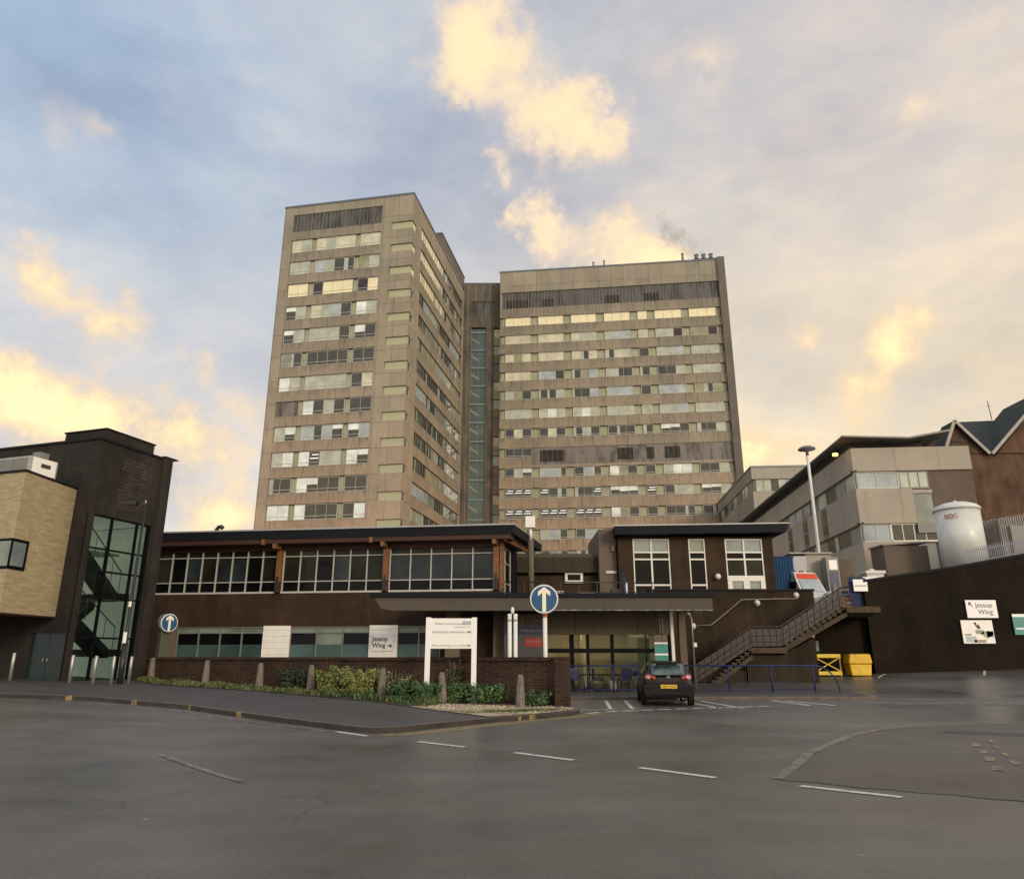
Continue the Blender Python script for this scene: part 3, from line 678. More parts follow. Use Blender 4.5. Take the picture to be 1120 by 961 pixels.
# ------------------------------------------------------------------ far right concrete complex
tQ = thing('concrete_block', 'distant grey concrete block with a ribbon window, against the right tower foot', 'building', (32.4, 95, 0), -5)
w = MB(); H = 25.9
w.box(-.4, 9, 0, .4, 24.3, H, 'grey_concrete'); w.box(-.4, 9, 0, .4, 18, 22.6, 'grey_concrete'); w.box(-.4, 9, 0, .4, 4, 16, 'grey_concrete')
w.box(-.4, 0, .4, 40, 24.3, H, 'grey_concrete'); w.box(-.4, 0, .4, 40, 18, 22.6, 'grey_concrete'); w.box(-.4, 0, .4, 40, 4, 16, 'grey_concrete')
w.box(-.2, 9, .3, 40, 4, H-.1, 'frame_grey'); w.box(-.5, 9.1, -.1, 40, H, H+.2, 'flashing'); w.build('wall', tQ)
window(tQ, front_xf(), .1, 6, 22.6, 24.3, 'ppdppd', -.2, 'frame_grey', 0); window(tQ, front_xf(), .1, 6, 16, 18, 'kddpkd', -.2, 'frame_grey', 0)
window(tQ, lambda s, d, z: (-.4-d, s, z), .5, 39, 22.6, 24.3, 'dpddpdmdpddmpddp', -.1, 'frame_grey', 0); window(tQ, lambda s, d, z: (-.4-d, s, z), .5, 39, 16, 18, 'dpddpdmdpddmpddp', -.1, 'frame_grey', 0)

Rx, Ry = 27.85, 58.
tR = thing('concrete_wing', 'grey concrete hospital wing with two ribbon windows and a thin tilted roof', 'building', (Rx, Ry, 0), -5)
lx = lambda s, d, z: (-d, s, z)
w = MB(); H = 18.05; LR = 40
for z0, z1 in ((16.1, H), (11.8, 14.65), (4, 10.35)):
    w.box(0, 4.4, 0, .4, z0, z1, 'grey_concrete'); w.box(0, .4, .4, LR, z0, z1, 'grey_concrete')
w.box(4.4, 9.3, 0, .4, 16.1, H, 'grey_concrete')
w.box(.3, 9.3, .35, LR, 4, H-.1, 'frame_grey'); w.box(5.85, 9.3, .15, .36, 4, 16.1, 'brown_pier')
w.box(4.4, 5.85, .0, .35, 11.0, 11.8, 'frame_grey')
w.build('wall', tR)
x = MB(); x.box(4.4, 5.85, .1, .34, 11.8, 14.2, 'blind_glass'); x.box(4.35, 5.9, -.02, .34, 14.2, 14.5, 'barge_white'); x.build('stair_panel', tR)
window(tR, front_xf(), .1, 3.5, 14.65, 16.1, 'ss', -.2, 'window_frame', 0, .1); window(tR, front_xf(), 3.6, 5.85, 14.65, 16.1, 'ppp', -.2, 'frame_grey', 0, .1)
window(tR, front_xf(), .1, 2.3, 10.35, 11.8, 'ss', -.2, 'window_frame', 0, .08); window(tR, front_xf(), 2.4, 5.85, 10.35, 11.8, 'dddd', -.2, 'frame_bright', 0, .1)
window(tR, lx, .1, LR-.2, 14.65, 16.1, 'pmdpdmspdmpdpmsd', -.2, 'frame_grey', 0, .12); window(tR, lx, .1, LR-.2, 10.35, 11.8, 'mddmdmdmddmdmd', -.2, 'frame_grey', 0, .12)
for y_, lab in ((7.4, 0), (13.2, 0), (18.6, 0)):
    x = MB(); x.box(-.03, .1, y_, y_+1.5, 11.85, 14.6, 'frame_grey'); x.box(-.06, -.02, y_+.2, y_+1.3, 12.2, 13.1, 'pane_open'); x.box(-.06, -.02, y_+.2, y_+1.3, 13.4, 14.4, 'pane_dark'); x.build('vertical_window', tR)
# tilted roof over the wing
rf = MB(); rf.prism([(-.75, 18.98), (-.75, 18.86), (4.5, 18.6), (7.8, 19.15), (7.8, 19.3), (4.5, 18.74)], -.7, LR, 'frame_grey', 'y'); rf.prism([(.3, H), (6.2, H), (6.2, 18.85), (4.5, 18.6), (.3, 18.85)], 1.0, LR-1, 'vent_dark', 'y'); rf.build('roof', tR)
x = MB(); x.tube([(0, -.02, 0), (0, -.25, -.05)], .04, 'steel'); x.box(-.17, .17, -.5, -.25, -.16, .04, 'orange_glow')
o = x.build('wall_lamp'); tag(o, 'glowing orange lamp on the corner of the grey concrete wing', 'lamp', loc=(Rx-1.0, Ry+1.0, 17.75))

# brick gabled building
gb = thing('gabled_building', 'brown brick building with steep slate roof and white bargeboards', 'building', (0, 60, 0))
w = MB(); w.box(36.6, 52, 0, 14, 5, 18.1, 'red_brick')
w.prism([(36.8, 18.1), (40.3, 18.1), (37.9, 20.8)], 0, 6, 'red_brick', 'y'); w.prism([(41.2, 18.1), (52, 18.1), (46.8, 24.0)], 0, 6, 'red_brick', 'y')
w.build('wall', gb)
x = MB(); x.face([(42.9, 7.2, 23.3), (52, 7.2, 23.7), (52, -.1, 18.2), (38.0, -.1, 18.15)], 'slate'); x.face([(42.9, 7.2, 23.3), (52, 7.2, 23.7), (52, 14, 18), (42.9, 14, 18)], 'slate')
for a, b, y1 in (((36.6, 18.2), (37.9, 21.0), 1.6), ((37.9, 21.0), (40.4, 18.1), 1.6), ((40.9, 18.0), (46.8, 24.2), 6), ((46.8, 24.2), (52.3, 18), 6)):
    x.face([(a[0], -.35, a[1]), (b[0], -.35, b[1]), (b[0], y1, b[1]), (a[0], y1, a[1])], 'slate'); x.face([(a[0], -.34, a[1]-.1), (b[0], -.34, b[1]-.1), (b[0], y1, b[1]-.1), (a[0], y1, a[1]-.1)], 'slate')
rfo = x.build('roof', gb)
x = MB(); 
for a, b in (((36.55, 18.1), (37.9, 21.0)), ((37.9, 21.0), (40.4, 18.05)), ((40.6, 18.05), (46.8, 24.2)), ((46.8, 24.2), (52.5, 17.8))): x.bar((a[0], -.4, a[1]), (b[0], -.4, b[1]), .12, .24, 'barge_white')
x.build('bargeboard', rfo)
x = MB(); x.box(37.5, 38.6, -.06, 0, 19.2, 19.5, 'vent_dark'); x.box(37.5, 38.2, -.06, 0, 18.6, 18.9, 'vent_dark'); x.build('gable_vent', gb)
x = MB(); x.tube([(0, 0, 0), (-.1, 0, 1.9)], .04, 'black_metal', 6); x.bar((-.35, 0, 1.4), (.2, 0, 1.4), .03, .03, 'black_metal'); tag(x.build('roof_aerial'), 'thin aerial on the slate roof ridge of the brick building', 'aerial', loc=(46.3, 67.1, 23.5))

# ------------------------------------------------------------------ upper terrace ground
def uz(x, y): return 4.15 + 3.4*sst(23.5, 31, x)
mb = MB(); xs = [-2, 8, 15, 21.6, 23.5, 24.5, 25.5, 26.5, 27.5, 28.5, 29.5, 31, 40, 60, 120]
ids = []
for y in (45.45, 60, 90, 160): ids.append([mb.P((x, y, uz(x, y))) for x in xs])
for j in range(3):
    for i in range(len(xs)-1): mb.idx([ids[j][i], ids[j][i+1], ids[j+1][i+1], ids[j+1][i]], 'asphalt_path')
mb.box(-2, 20.4, 42.4, 45.4, 3.9, 4.15, 'asphalt_path'); mb.build('upper_yard', kind='structure')

# retaining wall on the right (top rises to the right)
w = MB(); top = [(21.3, 5.95), (26.76, 6.75), (31.4, 7.55), (46, 9.8)]
poly = [(21.3, 0)] + top + [(46, 0)]
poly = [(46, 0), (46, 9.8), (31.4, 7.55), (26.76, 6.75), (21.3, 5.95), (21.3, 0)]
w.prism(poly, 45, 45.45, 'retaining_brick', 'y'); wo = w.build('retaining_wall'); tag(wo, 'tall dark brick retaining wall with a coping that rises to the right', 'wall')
x = MB()
for (a, b), (c, d) in zip(top, top[1:]): x.bar((a, 45.22, b+.06), (c, 45.22, d+.06), .6, .14, 'fascia_dark')
x.build('coping', wo)
# side return of the recess + back
w = MB(); w.box(16.2, 22.6, 45.5, 45.8, 0, 4.14, 'retaining_brick'); tag(w.build('recess_wall'), 'dark brick back wall of the recess beneath the upper stair landing', 'wall')

# ------------------------------------------------------------------ stair wall + pavilion (plane y=42)
w = MB(); w.box(7.7, 16.2, 42, 42.4, 0, 5.15, 'stair_brick'); w.box(15.8, 16.2, 42.4, 45.1, 0, 5.15, 'stair_brick'); w.box(16.2, 17.0, 42, 42.4, 4.1, 5.15, 'stair_brick'); sw_ = w.build('stair_wall'); tag(sw_, 'brown brick wall behind the outdoor stairs, under the pavilion', 'wall')
x = MB(); x.box(7.7, 17.05, 41.93, 42.45, 5.15, 5.27, 'fascia_dark'); x.build('coping', sw_)
pv = thing('pavilion', 'dark brick pavilion with tall white-framed windows above the stair wall', 'building', (0, 42.1, 0))
w = MB(); Z0 = 4.15; wins = [(6.95, 9.05), (10.15, 11.1), (12.25, 14.4)]
def pw(x0, x1, z0, z1): w.box(x0, x1, 0, .35, z0, z1, 'dark_brick')
prev = 6.1
for a, b in wins: pw(prev, a, Z0, 8.25); pw(a, b, 8.12, 8.25); prev = b
pw(prev, 15.0, Z0, 8.25); w.box(14.65, 15, .35, 9, Z0, 8.25, 'dark_brick'); w.box(6.1, 6.45, .35, 9, Z0, 8.25, 'dark_brick'); w.box(6.1, 15, 9, 9.3, Z0, 8.25, 'dark_brick'); w.build('wall', pv)
x = MB(); x.prism([(5.9, 8.25), (15.6, 8.4), (15.75, 8.88), (5.9, 8.72)], -.75, 9.6, 'fascia_dark', 'y'); r_ = x.build('roof', pv)
x = MB(); x.prism([(5.85, 8.723), (15.8, 8.883), (15.8, 8.94), (5.85, 8.79)], -.8, 9.65, 'roof_metal', 'y'); x.build('roof_sheet', r_)
def pwin(a, b, n, splits, mats, nm='window'):
    g = MB(front_xf()); zz = [Z0]+splits+[8.12]
    for i in range(len(zz)-1): g.box(a, b, -.14, -.1, zz[i], zz[i+1], mats[i])
    g = g.build(nm, pv); f = MB(front_xf())
    for k in range(n+1): xx = a+(b-a)*k/n; t = .05 if 0 < k < n else .07; f.box(max(a, xx-t), min(b, xx+t), -.11, -.02, Z0, 8.12, 'frame_bright')
    for z in zz[1:-1]: f.box(a, b, -.11, -.025, z-.045, z+.045, 'frame_bright')
    f.box(a, b, -.11, -.025, 8.05, 8.12, 'frame_bright'); f.build('frame', g); return g
pwin(6.95, 9.05, 2, [5.5, 6.95, 7.35], ['dark_glass', 'dark_glass', 'room_glass', 'pale_glass'])
pwin(10.15, 11.1, 1, [5.5, 6.95, 7.35], ['dark_glass', 'dark_glass', 'dark_glass', 'blind_glass'])
pwin(12.25, 14.4, 2, [5.98, 6.95, 7.35], ['pale_glass', 'room_glass', 'dark_glass', 'pale_glass'])
x = MB(front_xf())
for a, b in ((12.3, 12.52), (13.15, 13.5), (14.13, 14.35)): x.box(a, b, -.11, -.01, Z0, 5.9, 'frame_bright')
x.box(12.305, 14.345, -.112, -.006, 5.72, 5.955, 'frame_bright'); x.build('double_door', pv)
x = MB(); x.lathe((0, 0, 0), [(.02, -.17), (.12, -.13), (.17, 0), (.12, .13), (.02, .17)], 'lamp_glass', 16); x.box(-.04, .04, 0, .3, -.04, .04, 'black_metal'); tag(x.build('globe_light'), 'round white globe light on the brick between the pavilion windows', 'light', loc=(11.65, 41.85, 5.95))
# brown tall block left of the pavilion
w = MB(); w.box(5.05, 6.05, 0, 6, 4.15, 8.75, 'brown_pier'); bb = w.build('stairwell_block'); tag(bb, 'plain brown tall block tight beside the pavilion', 'building', loc=(0, 42.6, 0))
# set-back terrace wing with concrete band
w = MB(); w.box(-2.5, 5.0, 0, .3, 4.15, 6.15, 'dark_brick'); w.box(-2.5, 5.0, .3, 8, 4.15, 6.9, 'dark_brick'); tw = w.build('terrace_wing'); tag(tw, 'low terrace wing with a mossy concrete parapet band and one small white window', 'building', loc=(0, 43.4, 0))
x = MB(); x.box(-2.5, 5.05, -.25, .28, 6.32, 7.2, 'podium_concrete'); x.prism([(-2.5, 7.2), (5.05, 7.2), (4.8, 7.42), (-2.5, 7.42)], -.25, .28, 'canopy_concrete', 'y'); x.build('parapet', tw)
x = MB(); x.box(3.15, 4.1, -.06, -.005, 5.82, 6.3, 'dark_glass'); g = x.build('window', tw)
x = MB(); x.box(3.1, 4.15, -.12, -.06, 6.22, 6.32, 'frame_bright'); x.box(3.1, 4.15, -.12, -.06, 5.72, 5.88, 'frame_bright'); x.box(3.1, 3.25, -.12, -.06, 5.88, 6.22, 'frame_bright'); x.box(4.0, 4.15, -.12, -.06, 5.88, 6.22, 'frame_bright'); x.build('frame', g)
# outdoor stair
st = thing('outdoor_stair', 'concrete outdoor stair in two flights climbing to the upper yard', 'stairs', (0, 39.7, 0))
Wd = 1.9
def flight(x0, z0, x1, z1, n):
    mb = MB(); dx, dz = (x1-x0)/n, (z1-z0)/n
    for i in range(n):
        a, zt = x0+i*dx, z0+(i+1)*dz
        mb.prism([(a, zt-.09), (a+dx, zt-.09), (a+dx+.03, zt), (a-.05, zt)], -.03, Wd, 'stair_concrete', 'y')
        mb.box(a+.06, a+dx, .06, Wd-.06, zt-dz, zt-.09, 'rail_maroon')
    mb.prism([(x0, z0-.28), (x0, z0-.02), (x1, z1-.28), (x1+.05, z1-.5)], .12, Wd-.12, 'stair_concrete', 'y')
    return mb.build('flight', st)
flight(10.1, .1, 12.55, 2.0, 11); flight(14.25, 2.1, 17.75, 4.18, 12)
x = MB(); x.box(12.45, 14.35, -.05, Wd, 1.78, 2.06, 'stair_concrete'); x.build('landing', st)
x = MB(); x.prism([(17.7, -.05), (19.5, -.05), (21.25, 5.3), (21.25, 5.7), (17.7, 5.7)], 3.85, 4.16, 'stair_concrete'); x.build('landing', st)
x = MB(); x.prism([(12.3, 0), (16.0, 0), (16.0, 2.6), (14.2, 1.7), (12.3, 1.7)], .3, 2.2, 'stair_brick', 'y'); x.box(9.9, 12.3, .5, 2.2, 0, .9, 'stair_brick'); x.build('support_wall', st)
hr = MB(); pts = [(9.5, 0, 1.3), (12.55, 0, 3.1), (14.1, 0, 3.12), (17.6, 0, 5.15), (18.0, 0, 5.2)]
hr.tube(pts, .05, 'rail_maroon', 8)
hr.tube([(p[0], p[1], p[2]-.45) for p in pts], .02, 'rail_maroon', 6); hr.tube([(p[0], p[1], p[2]-.75) for p in pts], .02, 'rail_maroon', 6)
for k in range(24):
    xx = 9.7+k*.35
    for a, b in zip(pts, pts[1:]):
        if a[0] <= xx <= b[0]:
            z = a[2]+(b[2]-a[2])*(xx-a[0])/(b[0]-a[0]); hr.bar((xx, 0, z-1.0), (xx, 0, z), .03, .03, 'rail_maroon')
hr.build('handrail', st)
pn = MB()
for a, b in zip(pts[:4], pts[1:4]): pn.prism([(a[0]+.02, a[2]-.98), (b[0], b[2]-.98), (b[0], b[2]-.1), (a[0]+.02, a[2]-.1)], .02, .045, 'rail_maroon', 'y')
pn.build('side_panel', st)
# conduit and bulkhead lights
x = MB(); x.tube([(10.1, 41.93, 3.26), (11.1, 41.93, 3.3), (12.9, 41.93, 4.68), (16.0, 41.93, 4.73)], .035, 'conduit', 8); tag(x.build('wall_conduit'), 'thin pale conduit climbing the brick stair wall', 'pipe')
for (px, pz), lab in zip(((10.08, 3.24), (13.77, 4.5), (16.0, 4.92)), ('round bulkhead light low at the foot of the wall conduit', 'round bulkhead light hanging under the level run of the wall conduit', 'round bulkhead light at the top end of the conduit near the van')):
    x = MB(); x.lathe((0, 0, 0), [(.13, 0), (.14, .06), (.1, .12), (.03, .15)], 'lamp_glass', 16); x.lathe((0, 0, 0), [(.16, -.02), (.16, .015)], 'steel', 16); o = x.build('bulkhead_light'); tag(o, lab, 'light', 'bulkhead lights on the stair wall', (px, 41.97, pz)); o.rotation_euler = (PI/2, 0, 0)
x = MB(); x.box(-.14, .14, -.1, 0, -.11, .11, 'sign_white'); tag(x.build('junction_box'), 'small white box on the brick wall behind the parked car', 'box', loc=(10.06, 41.99, 2.23))

# ------------------------------------------------------------------ podium wing (canteen)
wg = thing('canteen_wing', 'low brown brick wing with a ribbon of white-framed windows and timber posts', 'building', (-.554, 37, 0), -8)
w = MB(); XL = -22
w.box(XL, 0, 0, .35, 3.1, 4.75, 'dark_brick'); w.box(XL, 0, 0, .35, 0, .9, 'dark_brick'); w.box(-17.7, -17.1, 0, .35, .9, 3.1, 'lintel_concrete'); w.box(XL, -17.7, 0, .35, .9, 3.1, 'dark_brick')
w.box(-3.0, 0, -.0, .35, .9, 3.1, 'dark_brick'); w.box(-.35, 0, .35, 12.7, 0, 4.75, 'dark_brick'); w.box(XL, 0, 12.7, 13, 0, 7, 'dark_brick'); w.box(XL, -.36, 2.5, 2.8, 0, 7, 'dark_brick')
w.box(XL, -.36, .36, 2.5, 4.5, 4.7, 'interior_floor')
w.build('wall', wg)
x = MB(); x.box(-8.6, -.0, -.32, -.01, 4.2, 4.72, 'fascia_dark'); 
x = MB(); x.prism([(-.85, 7.45), (-.85, 7.88), (13.2, 8.9), (13.2, 8.5)], XL, .75, 'fascia_dark', 'x'); x.prism([(-.9, 7.885), (-.9, 7.96), (13.3, 8.98), (13.3, 8.905)], XL, .8, 'roof_metal', 'x'); rf = x.build('roof', wg)
x = MB(); x.box(XL, .6, -.8, .3, 7.22, 7.45, 'soffit_timber'); x.box(XL, 0, .02, .3, 6.95, 7.22, 'soffit_timber'); x.prism([(-.6, 7.2), (.3, 7.2), (.3, 7.0)], -.3, .0, 'orange_timber', 'x'); x.build('soffit', rf)
# front glazing in three bays
posts = [-11.72, -5.95, -.22]
bays = [(-18.9, posts[0]), (posts[0], posts[1]), (posts[1], posts[2])]
cnt = (8, 6, 5)
for (a, b), n in zip(bays, cnt):
    g = MB(front_xf()); a2, b2 = a+.16, b-.16; ww = (b2-a2)/n
    for k in range(n):
        m_ = 'reflection_glass' if n == 5 else rnd.choice(['dark_glass', 'dark_glass', 'room_glass', 'reflection_glass']); g.box(a2+k*ww, a2+(k+1)*ww, -.2, -.17, 5.33, 6.65, m_)
        g.box(a2+k*ww, a2+(k+1)*ww, -.2, -.17, 6.65, 6.95, 'room_glass'); g.box(a2+k*ww, a2+(k+1)*ww, -.2, -.17, 4.8, 5.33, 'dark_glass')
    g = g.build('window', wg); f = MB(front_xf())
    for k in range(n+1): f.box(a2+k*ww-.025, a2+k*ww+.025, -.18, -.08, 4.8, 6.95, 'window_frame')
    for z in (4.8, 5.33, 6.63): f.box(a2, b2, -.18, -.085, z, z+.045, 'window_frame')
    f.box(a2, b2, -.18, .03, 4.75, 4.84, 'window_frame')
    if n == 9:
        for k in (3, 4): f.box(a2+k*ww+.03, a2+(k+1)*ww-.03, -.18, -.07, 6.52, 6.6, 'window_frame'); f.box(a2+k*ww+.02, a2+k*ww+.07, -.18, -.07, 5.38, 6.6, 'window_frame')
    f.build('frame', g)
for px in posts:
    x = MB(); x.box(px-.14, px+.14, -.16, .1, 5.35, 6.95, 'orange_timber'); x.box(px-.12, px+.12, -.2, .08, 4.78, 5.35, 'soffit_timber'); x.box(px-.05, px+.05, -.24, -.2, 4.8, 5.6, 'black_metal'); x.box(px-.1, px+.1, -.86, -.16, 6.97, 7.2, 'orange_timber'); x.build('timber_post', wg)
for px in (posts[0]-.6, posts[1]-.6):
    x = MB(); x.box(px-.08, px+.08, -.95, -.82, 7.15, 7.42, 'orange_timber'); x.build('floodlight', wg)
# end wall glazing
g = MB(side_xf()); g.box(.3, 12.4, -.2, -.17, 4.8, 7.3, 'dark_glass'); g = g.build('end_window', wg)
f = MB(side_xf())
for k in range(7): s_ = .35+k*2; f.box(s_-.03, s_+.03, -.18, -.13, 4.8, 7.3, 'window_frame')
for z in (4.8, 5.33, 6.4, 7.2): f.box(.3, 12.4, -.18, -.135, z, z+.05, 'window_frame')
f.box(4.6, 5.6, -.16, .05, 4.8, 7.5, 'fascia_dark'); f.build('frame', g)
x = MB(); x.bar((.3, -.6, 7.3), (.3, 12.5, 8.2), .15, .35, 'orange_timber'); x.box(-.05, .12, -.1, .25, 4.8, 7.3, 'orange_timber'); x.build('gable_timber', wg)
# lower strip windows
lowb = [(-17.05, -12.3, 4, 'a'), (-10.85, -6.66, 3, 'b'), (-5.2, -3.05, 2, 'a')]
for a, b, n, t in lowb:
    g = MB(front_xf()); ww = (b-a)/n
    for k in range(n):
        x0, x1 = a+k*ww, a+(k+1)*ww
        g.box(x0, x1, -.16, -.13, .9, 2.2, 'frosted_teal'); g.box(x0, x1, -.16, -.13, 2.2, 2.78, 'blind_glass' if (t == 'b' and k == 1) else 'dark_glass'); g.box(x0, x1, -.16, -.13, 2.78, 3.1, 'blind_glass')
    g = g.build('window', wg); f = MB(front_xf())
    for k in range(n+1): f.box(a+k*ww-.03, a+k*ww+.03, -.14, -.05, .9, 3.1, 'frame_grey')
    for z in (3.03, 2.75): f.box(a, b, -.14, -.055, z, z+.06, 'frame_grey')
    f.build('frame', g)
for a, b, nm in ((-12.3, -10.85, 'a'), (-6.66, -5.2, 'b')):
    x = MB(front_xf()); x.box(a, b, -.05, .03, .9, 3.12, 'white_panel')
    for k in range(7): x.box(a, b, .03, .034, 1.1+k*.3, 1.108+k*.3, 'frame_grey')
    x.build('white_panel', wg)
js = thing('wall_sign', 'white Jessop Wing sign with black arrow on a white panel, behind the long planter wall', 'sign', (-.554-5.93*math.cos(rad(-8)), 37-5.93*math.sin(rad(-8)), 2.35), -8)
js.location = Vector((-.554, 37, 0)) + Matrix.Rotation(rad(-8), 3, 'Z') @ Vector((-5.93, -.06, 2.3))
x = MB(); x.box(-.56, .56, -.03, 0, -.42, .42, 'sign_white'); x.build('panel', js)
text('lettering', 'Jessop\nWing', .31, (-.53, -.034, .06), js, 'letter_dark', bold=.005)
x = MB(); x.box(.27, .41, -.036, -.03, -.2, -.15, 'letter_dark'); x.prism([(.39, -.27), (.51, -.175), (.39, -.08)], -.036, -.03, 'letter_dark', 'y'); x.build('arrow', js)
# odd cowl on the wing roof
x = MB(); x.tube([(0, 0, 0), (0, 0, .3), (.08, 0, .42), (.22, 0, .45), (.32, 0, .36)], .12, 'black_metal', 12); tag(x.build('roof_cowl'), 'curved black vent cowl on the low wing roof next to the glass stair building', 'vent', loc=(-16.2, 39.9, 8.0))
x = MB(); x.box(-.5, .5, -.3, .3, 0, .25, 'roof_metal'); x.box(-.4, .4, -.2, .2, .25, .32, 'box_white'); tag(x.build('roof_light'), 'low white rooflight box on the low wing roof below the left tower', 'rooflight', loc=(-10.4, 40.5, 8.1))
# flue column with white box
fl = thing('flue', 'grey pipe flue topped by a square white box, beside the low wing gable', 'flue', (1.05, 41.0, 4.2))
x = MB(); x.tube([(0, 0, 0), (0, 0, 3.7)], .17, 'lintel_concrete', 14); x.tube([(0, 0, 3.7), (0, 0, 4.4)], .09, 'post_white', 10); x.build('pipe', fl)
x = MB(); x.box(-.3, .25, -.25, .25, 4.35, 5.0, 'post_white'); x.build('cowl_box', fl, bevel=.02)

# ------------------------------------------------------------------ entrance block + canopy
eb = thing('entrance_block', 'lit glazed hospital entrance under a long grey concrete canopy', 'entrance', (0, 0, 0))
x = MB(); x.prism([(-6.1, 4.12), (-5.75, 3.62), (-5.2, 3.55), (8.85, 3.55), (8.85, 4.12)], 33, 33.45, 'canopy_concrete', 'y'); x.box(-4.6, 8.9, 33.45, 37.0, 3.95, 4.15, 'canopy_concrete'); x.box(-6.3, 8.95, 32.9, 33.5, 4.12, 4.3, 'fascia_dark')
x.box(-.5, 7.7, 37.0, 42.2, 3.95, 4.14, 'canopy_concrete'); x.box(1.0, 8.86, 32.985, 33.0, 3.55, 3.585, 'paint_worn')
x.build('canopy', eb)
x = MB(); x.box(1.5, 7.6, 36.0, 36.4, 2.62, 3.95, 'lintel_concrete'); x.build('lintel', eb)
x = MB(); x.box(-3.2, -2.5, 36.3, 36.6, 0, 3.95, 'lintel_concrete'); x.build('wall_panel', eb); x = MB(); x.box(-.2, 1.5, 36.6, 36.9, 0, 3.95, 'dark_brick'); x.build('back_wall', eb)
x = MB(); x.box(-.9, -.2, 36.3, 36.6, 0, 3.95, 'lintel_concrete'); x.build('wall_panel', eb)
for a_, b_, c_, d_ in ((7.6, 7.75, 36.4, 42), (-.1, .15, 36.9, 41.8)): x = MB(); x.box(a_, b_, c_, d_, 0, 3.95, 'dark_brick'); x.build('side_wall', eb)
x = MB(); x.box(.16, 7.59, 41.5, 41.7, .1, 3.9, 'interior_cream'); x.box(.16, 7.59, 36.6, 41.5, .06, .1, 'interior_floor'); x.box(.16, 7.59, 36.6, 41.5, 2.9, 2.96, 'interior_cream'); x.box(3.6, 3.75, 38.5, 41.5, .1, 2.9, 'interior_cream'); x.box(6.0, 7.5, 39.5, 39.6, .1, 2.9, 'blind_glass'); x.build('interior', eb)
x = MB()
for a in (1.0, 2.6, 4.6, 6.2): x.box(a, a+.9, 37.6, 37.75, 2.86, 2.9, 'warm_strip'); x.box(a, a+.9, 39.4, 39.55, 2.86, 2.9, 'warm_strip')
x.build('ceiling_light', eb)
g = MB(); g.face([(1.5, 36.49, .12), (7.59, 36.49, .12), (7.59, 36.49, 2.62), (1.5, 36.49, 2.62)], 'clear_glass'); g = g.build('glazing', eb)
f = MB()
for a, t in ((1.5, .05), (2.75, .22), (3.55, .15), (4.72, .16), (6.4, .05), (7.5, .06)): f.box(a, a+t, 36.4, 36.48, .12, 2.62, 'frame_black')
f.box(1.5, 7.55, 36.39, 36.479, 1.78, 1.98, 'frame_black'); f.box(1.5, 7.55, 36.39, 36.479, .75, .82, 'frame_black'); f.box(1.5, 7.55, 36.39, 36.479, .1, .18, 'frame_black'); f.build('frame', g)
# dark doorway part behind posts
x = MB(); x.box(-.3, 1.5, 36.45, 36.55, .1, 3.0, 'sign_glass'); x.build('dark_glazing', eb)
es = thing('entrance_sign', 'dark entrance board with a blue band and a red no smoking panel', 'sign', (.55, 35.6, 0))
x = MB(); x.box(-.92, .95, -.05, .05, 1.5, 3.55, 'sign_glass'); x.box(-.92, .95, -.07, -.05, 3.0, 3.52, 'lintel_concrete'); x.build('board', es)
x = MB(); x.box(-.92, .95, -.08, -.05, 2.62, 2.98, 'navy'); x.build('blue_band', es)
x = MB(); x.box(.05, .85, -.08, -.05, 2.05, 2.45, 'sign_red'); x.build('red_panel', es)
text('lettering', 'Main Entrance', .2, (-.15, -.085, 2.72), es, 'letter_grey'); text('lettering', 'No Smoking', .13, (.12, -.085, 2.25), es, 'letter_grey'); text('lettering', 'NHS', .2, (.45, -.075, 3.2), es, 'nhs_faded')
# columns / pipes at the right end of canopy
x = MB(); x.box(-.07, .07, -.07, .07, .1, 3.95, 'post_white'); tag(x.build('canopy_column'), 'slim white column under the right end of the canopy', 'column', loc=(7.45, 35.2, 0))
x = MB(); x.box(-.16, .16, -.16, .16, .1, 3.95, 'brown_pier'); tag(x.build('canopy_column'), 'thick dark brown column under the right end of the canopy', 'column', loc=(8.0, 35.6, 0))
x = MB(); x.tube([(-.28, .0, 3.6), (-.06, 0, 3.58), (0, 0, 3.3), (0, 0, .1)], .05, 'steel', 10); tag(x.build('downpipe'), 'pale bent downpipe beside the brown canopy column', 'pipe', loc=(8.55, 35.9, 0))
x = MB(); x.tube([(0, 0, 3.9), (0, 0, 2.6)], .05, 'galv', 8); x.tube([(.12, 0, 3.9), (.12, 0, 2.6)], .05, 'galv', 8); x.box(-.15, .3, -.1, .1, 3.3, 3.75, 'black_metal'); tag(x.build('pipe_pair'), 'pair of grey pipes dropping from the canopy above the green sign', 'pipe', loc=(6.85, 35.0, 0))
gs = thing('information_sign', 'green and white information board behind the parked car', 'sign', (6.7, 34.2, 0))
x = MB(); x.box(-.3, .3, -.05, .05, .6, 2.55, 'lintel_concrete'); x.box(-.3, .3, -.06, -.05, 1.75, 2.15, 'sign_teal'); x.box(-.3, .3, -.06, -.05, 1.3, 1.66, 'sign_teal'); x.box(-.3, .3, -.062, -.05, 1.67, 1.74, 'sign_white'); x.box(-.3, .3, -.062, -.05, 2.16, 2.22, 'sign_white'); x.build('board', gs)
x = MB(); x.box(-.28, -.2, -.03, .03, .1, .6, 'galv'); x.box(.2, .28, -.03, .03, .1, .6, 'galv'); x.build('leg', gs)
